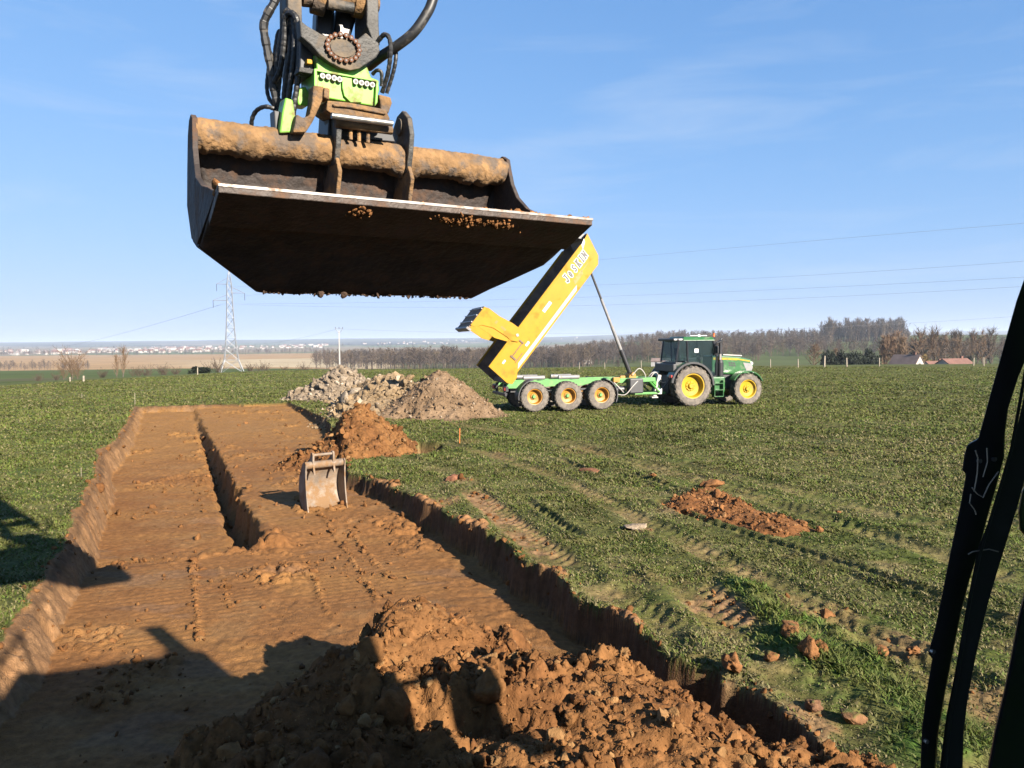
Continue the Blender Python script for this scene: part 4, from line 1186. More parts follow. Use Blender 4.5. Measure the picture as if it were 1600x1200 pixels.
def excavator():
    MX = Vector((math.cos(R(21)), math.sin(R(21)), 0)); MY = Vector((-math.sin(R(21)), math.cos(R(21)), 0))
    root = empty('excavator', (0, 0, -0.46), R(21))
    bpy.context.view_layer.update()
    tag(root, 'black framed excavator the picture is taken from with its wiper at the right edge', 'excavator')
    inv = root.matrix_world.inverted()
    def keep(o): o.parent = root; o.matrix_parent_inverse = inv; return o
    NC = (-MY).normalized()
    P0 = D(1530, 900, .72)
    BK = Vector((0.60, 0.80, 0))
    S = lambda mb, pts, off, th: slab(mb, pts, P0, NC, off, th, BK)
    b = S(MB(), [(1640, 300), (1600, 436), (1588, 470), (1566, 548), (1546, 620), (1528, 686), (1511, 695), (1506, 712), (1503, 735), (1509, 741), (1500, 790), (1484, 866), (1470, 936), (1460, 985), (1452, 1012), (1450, 1022), (1456, 1030), (1446, 1090), (1440, 1140), (1437, 1215),
                 (1459, 1215), (1464, 1150), (1475, 1085), (1490, 1010), (1500, 960), (1513, 910), (1530, 855), (1543, 805), (1556, 760), (1568, 715), (1569, 680), (1574, 640), (1590, 590), (1640, 470)], 0, .012)
    keep(b.build('wiper_arm', M['black'], None, False, .0015))
    b = S(MB(), [(1630, 470), (1604, 600), (1584, 690), (1568, 745), (1550, 800), (1527, 860), (1514, 925), (1503, 985), (1492, 1050), (1478, 1120), (1466, 1215), (1502, 1215), (1504, 1150), (1510, 1100), (1523, 1030), (1540, 955), (1556, 900), (1575, 838), (1590, 790), (1640, 600)], .018, .010)
    wb = keep(b.build('wiper_blade', M['rubber'], None, False, .0015))
    b = S(MB(), [(1610, 520), (1596, 600), (1578, 700), (1563, 752), (1546, 808), (1528, 868), (1514, 930), (1504, 990), (1494, 1055), (1482, 1120), (1472, 1215), (1477, 1215), (1487, 1120), (1499, 1055), (1509, 990), (1519, 930), (1533, 868), (1551, 808), (1568, 752), (1583, 700), (1601, 600), (1615, 520)], .023, .005)
    o = b.build('blade_rib', M['rubber']); keep(o)
    for x, y in ((1551, 717), (1556, 786), (1455, 1017), (1445, 1157), (1528, 720)):
        c = on_plane(x, y, P0, NC); b = MB(); b.tube([c, c + NC * .003], .0022, 8); keep(b.build('screw', M['steel']))
    for pts in ([(1524, 704), (1528, 716), (1527, 740), (1522, 768)], [(1542, 700), (1543, 722), (1536, 745)], [(1519, 762), (1527, 772), (1534, 776)], [(1536, 778), (1545, 758), (1560, 737)], [(1517, 772), (1515, 786), (1523, 797), (1525, 804)], [(1513, 866), (1520, 862), (1545, 858), (1560, 862)]):
        b = MB(); b.tube([on_plane(x, y, P0 + NC * .02, NC) for x, y in pts], .0006, 5); keep(b.build('straw', M['wood']))
    b = S(MB(), [(1625, 840), (1603, 915), (1590, 965), (1578, 1030), (1568, 1080), (1553, 1145), (1540, 1215), (1560, 1420), (1760, 1420), (1760, 900), (1700, 780)], -.01, .06)
    keep(b.build('cab_pillar', M['black'], None, False, .006))
    b = S(MB(), [(1597, 760), (1590, 800), (1592, 830), (1610, 850), (1640, 840), (1640, 740)], -.35, .06); keep(b.build('mirror', M['black'], None, False, .01))
    # cab, house, tracks and boom in the machine's own frame (x right, y ahead, z above the pit floor)
    def mb(): return MB()
    P = lambda n, b, m, bev=.02: b.build(n, m, root, False, bev)
    P('cab_roof', mb().box((-.02, -.05, 3.97), (1.04, 1.5, .10)), M['darkgrey'])
    P('cab_floor', mb().box((-.02, -.05, 2.0), (1.04, 1.5, .08)), M['darkgrey'])
    for x, y, w in ((-.52, .66, .07), (-.52, -.75, .09), (.48, -.75, .09), (-.52, -.1, .05)):
        P('cab_pillar', mb().box((x, y, 2.98), (w, w, 1.9)), M['black'])
    pass
    P('seat', mb().box((0, -.42, 2.62), (.5, .12, .8), (-.12, 0, 0)).box((0, -.15, 2.3), (.5, .5, .14)), M['darkgrey'], .04)
    P('house', mb().box((1.05, -2.15, 2.15), (3.1, 2.7, 1.9)), M['lime'], .1)
    P('counterweight', mb().box((.85, -3.75, 1.95), (2.6, .5, 1.3)), M['darkgrey'], .15)
    P('shade_box', mb().box((2.05, -.05, 2.65), (1.9, 1.5, 2.9)), M['lime'], .08)  # out of view; enlarged so its shadow covers the left of the soil heap
    P('shade_plate', mb().box((3.4, .55, 3.0), (.30, .06, .7)).tube([(2.7, .5, 3.3), (3.35, .55, 3.3)], .03, 8), M['black'], .01)  # unseen plate on a bracket, added to drop a shadow patch on the heap
    P('shade_plate', mb().box((2.85, .50, 4.4), (.22, .06, .5)).tube([(2.5, .4, 4.05), (2.85, .5, 4.3)], .03, 8), M['black'], .01)  # second unseen plate, added higher up for another shadow patch
    P('shade_drum', mb().lathe([(0, 2.8), (.16, 2.8), (.16, 3.7), (.08, 3.8), (0, 3.8)], 16, 'Z', (1.7, -.3, 0)), M['darkgrey'], 0)  # unseen upright drum, added for shadow bands on the heap
    P('shade_rail', mb().tube([(1.3, .6, 4.1), (1.3, .6, 4.6), (1.3, -.6, 4.6), (1.3, -.6, 4.1)], .02, 8), M['black'], 0)  # unseen rail, added to cast a thin shadow ahead of the machine
    P('turntable', mb().lathe([(0, .95), (.75, .95), (.75, 1.25), (0, 1.25)], 24, 'Z', (.8, -1.5, 0)), M['darkgrey'], 0)
    for x in (-.35, 2.3):
        tr = mb(); pr = [(-3.4, .18), (-3.2, 0), (.0, 0), (.25, .18), (.35, .45), (.2, .75), (-.05, .9), (-3.1, .9), (-3.4, .75), (-3.55, .45)]
        tr.prism([(x - .3, *q) for q in pr], [(x + .3, *q) for q in pr]); P('track', tr, M['rubber'], .04)
    bo = mb()
    path = [(.85, -.25, 1.9), (.85, -.18, 3.2), (.85, -.05, 4.7), (.85, .6, 6.2), (.85, 1.9, 7.4), (.85, 3.4, 8.0)]
    hh = [.30, .34, .38, .36, .30, .22]
    for i in range(5):
        a, c = Vector(path[i]), Vector(path[i + 1]); t = (c - a).normalized(); up = Vector((0, -t.z, t.y))
        q0 = [a + Vector((sx * .21, 0, 0)) + up * hh[i] * sy for sx, sy in ((-1, -1), (1, -1), (1, 1), (-1, 1))]
        q1 = [c + Vector((sx * .21, 0, 0)) + up * hh[i + 1] * sy for sx, sy in ((-1, -1), (1, -1), (1, 1), (-1, 1))]
        bo.prism(q0, q1)
    P('boom', bo, M['darkgrey'], .01)
    l0 = inv @ D(531, -45, 4.62); l1 = Vector((.85, 3.5, 7.95))
    ar = mb(); ar.prism([l0 + Vector((sx * .17, sy * .16, 0)) for sx, sy in ((-1, -1), (1, -1), (1, 1), (-1, 1))], [l1 + Vector((sx * .19, sy * .34, .3 * sy)) for sx, sy in ((-1, -1), (1, -1), (1, 1), (-1, 1))])
    P('arm', ar, M['darkgrey'], .01)
    # linkage at the end of the arm
    NL = Vector((0.42, -0.90, 0)).normalized(); PL = D(531, 20, 4.55)
    L = lambda pts, off, th: slab(MB(), pts, PL, NL, off, th)
    for pts, o_ in (([(449, -70), (470, -70), (472, 30), (474, 55), (470, 112), (455, 108), (450, 60)], .10), ([(574, -70), (591, -70), (592, 40), (594, 70), (582, 62), (573, 40)], .10)):
        keep(L(pts, o_, .30).build('link', M['castiron'], None, False, .006))
    for pts in ([(496, 5), (524, 8), (521, 60), (508, 62), (494, 52)], [(527, 8), (560, 10), (556, 32), (546, 66), (522, 64)]):
        keep(L(pts, -.08, .16).build('link_rod', M['black'], None, False, .02))
    for (x0, y0, x1, y1, rp_, mm, oo) in ((472, -6, 590, 4, .055, 'mudthick', .02), (488, -4, 508, 2, .085, 'mudthick', .0), (552, 2, 580, 8, .085, 'mudthick', .0), (512, 6, 552, 13, .03, 'castiron', .08)):
        b = MB(); b.tube([on_plane(x0, y0, PL + NL * oo, NL), on_plane(x1, y1, PL + NL * oo, NL)], rp_, 16); keep(auto_smooth(b.build('link_pin', M[mm])))
    for pts, r_ in (([(690, -60, 4.5), (676, 0, 4.48), (664, 26, 4.47), (645, 52, 4.47), (620, 72, 4.5), (596, 88, 4.55), (576, 104, 4.65)], .029), ([(470, -60, 4.4), (462, -20, 4.4), (455, 4, 4.42), (452, 20, 4.45)], .022)):
        b = MB(); b.tube(smooth_path([D(*p) for p in pts], 10), r_, 10); keep(auto_smooth(b.build('hose', M['hose'])))
excavator()

# ------------------------------------------------------------------ tractor and tipping trailer
HEAD = R(15.0)
FW = Vector((math.cos(HEAD), math.sin(HEAD), 0)); LF = Vector((-math.sin(HEAD), math.cos(HEAD), 0))
_p = D(1079, 605, 34.8)
TRO = Vector((_p.x, _p.y, 0)) + LF * 0.95
TRO.z = float(ground_z(TRO.x, TRO.y))
TLO = TRO - FW * 5.95

def wheel(root, name, x, y, r_, w, rim_r, rim_m, lugs, side, hub_m=None, dish=0.35):
    """tyre with lugs and a dished rim; side -1 shows its dish to the right of the vehicle"""
    wr = bpy.data.objects.new(name, None); COL.objects.link(wr); wr.parent = root; wr.location = (x, y, r_)
    b = MB()
    h = w / 2
    b.lathe([(rim_r, -h * .80), (rim_r + .05 * r_, -h * .95), (r_ * .80, -h), (r_ * .93, -h * .93), (r_ * .955, -h * .78)], 40)
    b.lathe([(r_ * .955, h * .78), (r_ * .93, h * .93), (r_ * .80, h), (rim_r + .05 * r_, h * .95), (rim_r, h * .80)], 40)
    b.cur = 1
    b.lathe([(r_ * .955, -h * .78), (r_ * .965, 0), (r_ * .955, h * .78)], 40)
    for k in range(lugs):
        for s in (-1, 1):
            a = 2 * math.pi * (k + (0.5 if s > 0 else 0)) / lugs
            a2 = a - 0.55 * 2 * math.pi / lugs * 1.4
            da = 0.26 * 2 * math.pi / lugs
            def q(ang, rad, yy): return (rad * math.cos(ang), yy, rad * math.sin(ang))
            b.prism([q(a - da, r_ * .90, s * h * .98), q(a + da, r_ * .90, s * h * .98), q(a2 + da, r_ * .955, s * .02), q(a2 - da, r_ * .955, s * .02)],
                    [q(a - da * .8, r_ * .985, s * h * .90), q(a + da * .8, r_ * .985, s * h * .90), q(a2 + da * .8, r_ * 1.0, s * .02), q(a2 - da * .8, r_ * 1.0, s * .02)])
    t = auto_smooth(b.build('tyre', [M['tyre'], M['tyretread']], wr), 35)
    b = MB()
    o = side
    b.lathe([(rim_r, -o * h * .6), (rim_r * 1.02, o * h * .82), (rim_r * .93, o * h * .80), (rim_r * .86, o * h * .55), (rim_r * .80, o * h * (.5 - dish)), (rim_r * .45, o * h * (.42 - dish)), (rim_r * .40, o * h * (.55 - dish)), (0, o * h * (.55 - dish))], 36)
    auto_smooth(b.build('rim', rim_m, wr), 35)
    b = MB()
    yy = o * h * (.55 - dish)
    b.lathe([(rim_r * .24, yy), (rim_r * .24, yy + o * .05), (rim_r * .18, yy + o * .09), (0, yy + o * .09)], 16)
    for k in range(8):
        a = 2 * math.pi * k / 8
        c = Vector((rim_r * .33 * math.cos(a), yy, rim_r * .33 * math.sin(a))); b.tube([c, c + Vector((0, o * .03, 0))], rim_r * .045, 6)
    b.build('hub', hub_m or rim_m, wr)
    return wr

def tractor():
    root = empty('tractor', TRO, HEAD)
    tag(root, 'green farm tractor with yellow wheels hitched to the tipping trailer', 'tractor')
    P = lambda n, b, m, bev=.0: b.build(n, m, root, False, bev)
    for s in (-1, 1):
        wheel(root, 'rear_wheel', 0, s * .93, .93, .62, .565, M['rimyellow'], 22, s, dish=.45)
        wheel(root, 'front_wheel', 2.82, s * .95, .73, .50, .43, M['rimyellow'], 20, s, dish=.12)
    # bonnet: outline seen from the side, narrowing forward
    prof = [(1.35, 1.45), (1.35, 2.27), (2.0, 2.27), (2.9, 2.19), (3.45, 2.07), (3.60, 1.93), (3.62, 1.75), (3.52, 1.50), (3.40, 1.36), (2.6, 1.36)]
    def hw(x): return .46 - .10 * max(0, (x - 1.3)) / 2.2
    b = MB(); b.prism([(x, -hw(x), z) for x, z in prof], [(x, hw(x), z) for x, z in prof]); P('bonnet', b, M['jgreen'], .07)
    for s in (-1, 1):
        b = MB(); pr = [(1.42, 2.08), (1.42, 2.19), (2.6, 2.145), (3.38, 2.02), (3.40, 1.96), (2.6, 2.085)]
        b.prism([(x, s * (hw(x) - .01), z) for x, z in pr], [(x, s * (hw(x) + .006), z) for x, z in pr]); P('stripe', b, M['rimyellow'])
        b = MB(); pr = [(3.02, 1.93), (3.50, 1.88), (3.56, 1.70), (3.46, 1.46), (3.22, 1.52)]
        b.prism([(x, s * (hw(x) - .02), z) for x, z in pr], [(x, s * (hw(x) + .008), z) for x, z in pr]); P('grille', b, M['greypaint'])
        b = MB(); b.prism([(3.42, s * .20, 1.97), (3.60, s * .20, 1.93), (3.60, s * .20, 1.80), (3.50, s * .20, 1.80)], [(3.40, s * (hw(3.4) + .012), 1.98), (3.56, s * (hw(3.5) + .012), 1.94), (3.57, s * (hw(3.5) + .012), 1.83), (3.50, s * (hw(3.5) + .012), 1.83)]); P('headlight', b, M['white'], .01)
        b = MB()
        for i in range(3):
            for j in range(2):
                x = 2.28 + i * .13 + j * .03; z = 1.93 - j * .11 - i * .012
                b.box((x, s * (hw(x) + .002), z), (.095, .012, .075), (0, .35, 0))
        P('vent', b, M['black'])
        b = MB(); b.box((2.42, s * (hw(2.4) + .002), 2.08), (.55, .010, .05), (0, .05, 0)); P('stripe', b, M['rimyellow'])
        # mudguards
        for cx, rr0, rr1, a0, a1, yy0, yy1, m, nm, cz in ((0, 1.0, 1.05, 8, 158, .50, 1.12, 'jgreen', 'rear_mudguard', .95), (0, .985, 1.075, 0, 172, 1.10, 1.20, 'black', 'mudguard_edge', .95), (2.82, .80, .84, 25, 150, .72, 1.18, 'jgreen', 'front_mudguard', .74)):
            b = MB(); n = 16
            for k in range(n):
                w0 = R(a0 + (a1 - a0) * k / n); w1 = R(a0 + (a1 - a0) * (k + 1) / n)
                q = [(cx + rr * math.cos(w), cz + rr * math.sin(w)) for rr, w in ((rr0, w0), (rr0, w1), (rr1, w1), (rr1, w0))]
                b.prism([(x, s * yy0, z) for x, z in q], [(x, s * yy1, z) for x, z in q])
            P(nm, b, M[m])
    # chassis, engine, axles, tank
    P('engine', MB().box((2.1, 0, 1.1), (2.6, .62, .75)).box((2.82, 0, .73), (.3, 1.5, .22)).box((0, 0, .93), (.5, 1.4, .4)).box((.7, 0, .95), (1.6, .7, .6)), M['darkgrey'], .03)
    P('front_weight', MB().box((3.55, 0, 1.05), (.35, .85, .42)), M['jgreen'], .05)
    for s in (-1, 1):
        P('fuel_tank', MB().box((1.42, s * .72, .95), (.72, .42, .72)), M['jgreen'] if s < 0 else M['darkgrey'], .06)
        b = MB()
        for k in range(3): b.box((1.36, s * .98, .42 + k * .30), (.42, .26, .035))
        b.box((1.14, s * .98, .78), (.03, .26, .75)); b.box((1.58, s * .98, .78), (.03, .26, .75)); P('step', b, M['jgreen'])
    # cab
    zb, zt = 1.55, 2.97
    gl = [(-.62, 2.05), (-.50, zt), (1.22, zt), (1.42, 2.2), (1.40, 1.35), (.95, 1.25), (.6, 1.75), (-.2, 2.05)]
    for s in (-1, 1):
        b = MB(); b.prism([(x, s * .76, z) for x, z in gl], [(x, s * .775, z) for x, z in gl]); P('side_window', b, M['glass'])
    P('windscreen', MB().prism([(1.225, -.74, zt), (1.225, .74, zt), (1.42, .74, 2.2), (1.42, -.74, 2.2)], [(1.24, -.74, zt), (1.24, .74, zt), (1.435, .74, 2.2), (1.435, -.74, 2.2)]), M['glass'])
    P('rear_window', MB().prism([(-.505, -.74, zt), (-.505, .74, zt), (-.625, .74, 2.05), (-.625, -.74, 2.05)], [(-.52, -.74, zt), (-.52, .74, zt), (-.64, .74, 2.05), (-.64, -.74, 2.05)]), M['glass'])
    def bar(p, q, w): return MB().tube([p, q], w, 6)
    for s in (-1, 1):
        for p, q in (((-.63, s * .775, 2.0), (-.50, s * .775, zt)), ((-.06, s * .785, 1.95), (-.10, s * .785, zt)), ((1.22, s * .775, zt), (1.41, s * .775, 2.2)), ((1.41, s * .775, 2.2), (1.40, s * .775, 1.3)), ((-.2, s * .775, 2.02), (.6, s * .775, 1.72)), ((.6, s * .775, 1.72), (.97, s * .775, 1.24)), ((.97, s * .775, 1.25), (1.40, s * .775, 1.33))):
            P('cab_frame', bar(p, q, .042), M['black'])
    P('cab_floor', MB().box((.6, 0, 1.4), (1.5, 1.3, .3)).box((-.3, 0, 1.75), (.6, 1.3, .5)), M['darkgrey'], .02)
    P('seat', MB().box((.1, 0, 2.0), (.5, .5, .14)).box((-.16, 0, 2.35), (.13, .48, .65), (0, -.12, 0)), M['black'], .05)
    P('steering_wheel', MB().tube([Vector((.85, 0, 2.22)) + Vector((.12 * math.cos(a), .2 * math.sin(a), .14 * math.cos(a))) for a in np.linspace(0, 6.28, 17)], .018, 6).tube([(.86, 0, 2.2), (1.1, 0, 1.7)], .035, 6), M['black'])
    P('console', MB().box((.25, -.42, 2.05), (.6, .18, .3)), M['black'], .03)
    P('notice', MB().box((.38, -.786, 2.52), (.20, .006, .18)), M['white'])
    P('roof', MB().prism([(-.30, -.80, 2.98), (1.38, -.74, 2.98), (1.38, .74, 2.98), (-.30, .80, 2.98)], [(-.22, -.68, 3.16), (1.25, -.62, 3.15), (1.25, .62, 3.15), (-.22, .68, 3.16)]), M['jgreen'], .03)
    P('roof_rear', MB().box((-.52, 0, 3.03), (.55, 1.56, .12)), M['black'], .04)
    for s in (-1, 1):
        P('work_lamp', MB().box((-.42, s * .785, 3.03), (.16, .03, .06)), M['white'], .01)
        P('work_lamp', MB().box((-.68, s * .785, 3.03), (.12, .03, .06)), M['white'], .01)
    bc = MB().lathe([(.0, 3.15), (.05, 3.15), (.05, 3.19), (.04, 3.24), (.042, 3.31), (0, 3.32)], 12, 'Z', (1.33, -.66, 0)); P('beacon', bc, M['orange'])
    P('aerial', MB().box((.75, -.3, 3.21), (.85, .04, .03)).lathe([(0, 3.16), (.08, 3.16), (.06, 3.27), (0, 3.28)], 12, 'Z', (.75, -.3, 0)), M['white'])
    # exhaust and intake on the right-hand side
    P('exhaust', MB().lathe([(0, .95), (.10, .95), (.15, 1.15), (.155, 1.95), (.10, 2.08), (.075, 2.1), (.075, 2.9), (0, 2.9)], 16, 'Z', (1.72, -.56, 0)), M['black'])
    P('heat_shield', MB().lathe([(.0, 2.08), (.078, 2.08), (.078, 2.35), (0, 2.35)], 14, 'Z', (1.70, -.575, 0)), M['steel'])
    P('exhaust_tip', MB().tube([(1.72, -.56, 2.88), (1.73, -.56, 3.0), (1.80, -.56, 3.06)], .05, 10), M['black'])
    for s in (-1, 1): P('mirror_arm', MB().tube([(1.28, s * .78, 2.3), (1.28, s * .86, 2.75), (1.33, s * .9, 2.86), (1.62, s * .95, 2.97)], .05, 8), M['black'])
    for s in (-1, 1): P('mirror', MB().box((1.30, s * 1.0, 2.55), (.06, .22, .34)), M['black'], .02)
    P('bonnet_ridge', MB().box((2.55, 0, 2.28), (1.0, .5, .05), (0, .06, 0)), M['palegrey'], .01)
    P('hitch', MB().box((-.95, 0, .62), (.6, .5, .16)).box((-.75, 0, 1.0), (.12, .7, .8)).tube([(-.65, -.45, 1.35), (-1.2, -.45, .75)], .05, 6).tube([(-.65, .45, 1.35), (-1.2, .45, .75)], .05, 6).box((-1.2, 0, .72), (.1, 1.0, .1)), M['darkgrey'], .01)
    P('tail_lamp', MB().box((-1.02, -1.0, 1.38), (.06, .25, .12)).box((-1.02, 1.0, 1.38), (.06, .25, .12)), M['red'], .01)
    P('rear_panel', MB().box((-.78, 0, 1.75), (.18, 1.9, .35)), M['darkgrey'], .03)
tractor()

GLY = {  # strokes of the letters drawn with little end bars: bars between points, unit height 1
 'J': [((.15, 1), (.65, 1)), ((.42, 1), (.42, .2)), ((.42, .2), (.28, 0)), ((.28, 0), (.08, .08)), ((.08, .08), (.08, .25))],
 'O': [((.1, .25), (.1, .75)), ((.1, .75), (.3, 1)), ((.3, 1), (.5, .75)), ((.5, .75), (.5, .25)), ((.5, .25), (.3, 0)), ((.3, 0), (.1, .25))],
 'S': [((.5, .8), (.35, 1)), ((.35, 1), (.12, .85)), ((.12, .85), (.15, .6)), ((.15, .6), (.48, .4)), ((.48, .4), (.48, .15)), ((.48, .15), (.25, 0)), ((.25, 0), (.08, .2))],
 'K': [((.12, 0), (.12, 1)), ((0, 0), (.25, 0)), ((0, 1), (.25, 1)), ((.12, .45), (.5, 1)), ((.25, .55), (.55, 0)), ((.42, 1), (.62, 1)), ((.45, 0), (.65, 0))],
 'I': [((.15, 0), (.15, 1)), ((0, 0), (.3, 0)), ((0, 1), (.3, 1))],
 'N': [((.1, 0), (.1, 1)), ((0, 0), (.2, 0)), ((0, 1), (.12, 1)), ((.1, 1), (.55, 0)), ((.55, 0), (.55, 1)), ((.45, 1), (.65, 1))],
}
def trailer():
    root = empty('tipping_trailer', TLO, HEAD)
    tag(root, 'yellow three axle tipping trailer with its body raised and tailgate swung open', 'trailer')
    P = lambda n, b, m, bev=.0, par=None: b.build(n, m, par or root, False, bev)
    for x in (-1.52, 0, 1.53):
        for s in (-1, 1): wheel(root, 'wheel', x, s * 1.0, .645, .60, .335, M['rimorange'], 26, s, M['tgreen'], dish=.30)
        P('axle', MB().tube([(x, -1.0, .645), (x, 1.0, .645)], .07, 10).box((x, .55, .8), (1.2, .1, .12)).box((x, -.55, .8), (1.2, .1, .12)), M['darkgrey'])
    for s in (-1, 1):
        b = MB(); pr = [(-2.65, 1.0), (-2.65, 1.24), (-2.2, 1.30), (1.9, 1.34), (4.3, 1.34), (4.3, 1.16), (2.2, 1.12), (1.2, 1.16), (.75, 1.05), (-.75, 1.05), (-1.1, 1.0)]
        b.prism([(x, s * .62, z) for x, z in pr], [(x, s * .78, z) for x, z in pr]); P('chassis_rail', b, M['tgreen'], .01)
        for x in (-1.35, .25): P('buffer', MB().tube([(x - .48, s * .55, 1.43), (x + .48, s * .55, 1.43)], .09, 12), M['greypaint'])
        for cx, a0, a1 in ((-1.52, 95, 190), (1.53, -25, 75)):
            b = MB(); n = 8
            for k in range(n):
                w0 = R(a0 + (a1 - a0) * k / n); w1 = R(a0 + (a1 - a0) * (k + 1) / n)
                q = [(cx + rr * math.cos(w), .645 + rr * math.sin(w)) for rr, w in ((.70, w0), (.70, w1), (.74, w1), (.74, w0))]
                b.prism([(x, s * .70, z) for x, z in q], [(x, s * 1.30, z) for x, z in q])
            P('mudguard', b, M['darkgrey'])
    P('cross_member', MB().box((-2.4, 0, 1.12), (.14, 1.3, .2)).box((-.78, 0, 1.2), (.12, 1.3, .16)).box((.78, 0, 1.2), (.12, 1.3, .16)).box((2.4, 0, 1.22), (.14, 1.3, .2)).box((4.2, 0, 1.24), (.2, 1.3, .2)), M['tgreen'], .01)
    P('rear_bumper', MB().box((-2.75, 0, .75), (.10, 2.2, .12)).box((-2.7, -.7, .95), (.1, .1, .5)).box((-2.7, .7, .95), (.1, .1, .5)).box((-2.72, -.95, 1.0), (.12, .5, .22)).box((-2.72, .95, 1.0), (.12, .5, .22)), M['black'], .01)
    P('tail_lamp', MB().box((-2.80, -.98, 1.0), (.04, .36, .12)).box((-2.80, .98, 1.0), (.04, .36, .12)), M['red'])
    P('drawbar', MB().prism([(4.25, -.62, 1.10), (4.25, .62, 1.10), (4.25, .62, 1.34), (4.25, -.62, 1.34)], [(5.05, -.12, .52), (5.05, .12, .52), (5.05, .12, .68), (5.05, -.12, .68)]).box((3.6, -.5, .62), (2.6, .12, .1)).box((3.7, .5, .62), (2.4, .12, .1)), M['tgreen'], .01)
    for x0, x1 in ((3.2, 2.6), (4.0, 4.6), (2.5, 2.25)):
        for s in (-1, 1): P('brace', MB().tube([(x0, s * .72, 1.2), (x1, s * .6, .65)], .045, 6), M['tgreen'])
    P('storage_box', MB().box((3.2, -.98, 1.0), (.66, .42, .66)), M['darkgrey'], .05)
    P('valve_block', MB().box((2.35, -.85, 1.28), (.3, .2, .22)).box((2.75, -.6, 1.36), (.25, .2, .16)), M['rimorange'], .02)
    P('tank', MB().tube([(2.3, -.75, .85), (2.8, -.75, .85)], .14, 12), M['darkgrey'])
    for pts in ([(2.05, -.95, .75), (2.6, -1.2, .62), (3.0, -1.22, 1.0), (3.35, -1.15, 1.3)], [(3.3, -.5, 1.45), (3.6, -.55, 1.75), (3.9, -.5, 1.5), (4.0, -.4, 1.1)], [(4.0, -.35, .9), (4.25, -.4, 1.35), (4.55, -.35, 1.55), (4.85, -.2, 1.1), (5.2, -.1, 1.1)], [(4.0, -.2, 1.0), (4.35, -.25, 1.5), (4.65, -.2, 1.5), (5.0, 0, 1.1)], [(2.2, -.9, 1.2), (2.5, -.95, .9), (2.7, -.9, .7)]):
        P('hose', MB().tube(smooth_path(pts, 5), .022, 6), M['palegrey'])
    P('support_leg', MB().box((4.55, -.38, .95), (.16, .16, 1.0), (0, .25, 0)).box((4.4, -.38, .42), (.3, .3, .06)), M['palegrey'], .01)
    P('light_box', MB().box((4.62, -.42, .70), (.22, .3, .28)), M['white'], .03)
    # ram
    rb = Vector((3.42, 0, 1.45)); rt = Vector((1.45, 0, 6.22)); d = rt - rb
    P('ram_mount', MB().box(rb + Vector((0, 0, -.05)), (.34, .5, .2)).tube([rb + Vector((0, -.3, .05)), rb + Vector((0, .3, .05))], .09, 10), M['rimorange'], .02)
    P('ram_barrel', MB().tube([rb, rb + d * .24], .105, 14), M['black'])
    P('ram_stage', MB().tube([rb + d * .2, rb + d * .46], .08, 14).tube([rb + d * .45, rb + d * .72], .066, 14), M['greypaint'])
    P('ram_rod', MB().tube([rb + d * .7, rt], .052, 12), M['darkgrey'])
    # raised body, in its own tilted frame: a forward along the floor, b up from the floor
    bo = bpy.data.objects.new('body', None); COL.objects.link(bo); bo.parent = root
    bo.location = (-2.72, 0, 1.26); bo.rotation_euler = (0, -R(51.5), 0)
    B = lambda n, b, m, bev=.0: b.build(n, m, bo, False, bev)
    side = [(0, 0), (.06, 1.02), (6.62, 1.02), (7.22, 1.12), (6.80, .15), (6.5, -.08), (.62, -.08), (.45, -.2), (.1, -.2)]
    for s in (-1, 1):
        b = MB(); b.prism([(a, s * 1.17, h) for a, h in side], [(a, s * 1.21, h) for a, h in side]); B('side_wall', b, M['yellow'], .006)
        b = MB(); b.prism([(a, s * 1.168, h) for a, h in side[:5] + [(6.7, .06), (.1, .06)]], [(a, s * 1.155, h) for a, h in side[:5] + [(6.7, .06), (.1, .06)]]); B('inner_lining', b, M['boxinner'])
        B('top_rail', MB().box((3.35, s * 1.20, 1.03), (6.6, .11, .09)), M['yellow'], .02)
        b = MB(); b.prism([(.75, s * 1.205, .0), (5.0, s * 1.205, .0), (5.2, s * 1.205, .14), (.95, s * 1.205, .14)], [(.75, s * 1.222, .0), (5.0, s * 1.222, .0), (5.2, s * 1.222, .14), (.95, s * 1.222, .14)]); B('rub_rail', b, M['palegrey'])
        B('reflector', MB().box((3.62, s * 1.212, .60), (.52, .008, .14)), M['white']); B('reflector', MB().box((1.85, s * 1.212, .32), (.22, .008, .1)), M['white']); B('reflector', MB().box((.62, s * 1.212, .66), (.18, .008, .08)), M['white'])
        B('latch', MB().box((1.35, s * 1.222, .52), (.72, .03, .035)).box((1.0, s * 1.222, .45), (.08, .04, .3)).box((1.75, s * 1.222, .60), (.06, .04, .26)).box((1.15, s * 1.222, .25), (.5, .03, .03)), M['boxinner'])
        b = MB(); pr = [(6.95, 1.11), (6.66, 1.03), (6.55, .86), (6.85, .98)]
        b.prism([(a, s * 1.21, h) for a, h in pr], [(a, s * 1.224, h) for a, h in pr]); B('corner_marker', b, M['white'])
        # the swinging arm of the tailgate
        ar = [(2.15, .75), (2.12, 1.4), (2.0, 2.0), (1.98, 2.55), (1.90, 2.74), (.95, 2.74), (.98, 2.55), (1.25, 2.35), (1.45, 1.9), (1.52, 1.2), (1.50, .98), (1.65, .70)]
        b = MB(); b.prism([(a, s * 1.225, h) for a, h in ar], [(a, s * 1.265, h) for a, h in ar]); B('tailgate_arm', b, M['yellow'], .006)
        b = MB(); pr2 = [(1.08, 1.0), (1.5, 1.05), (1.45, 2.1), (1.25, 2.35), (1.0, 1.9)]
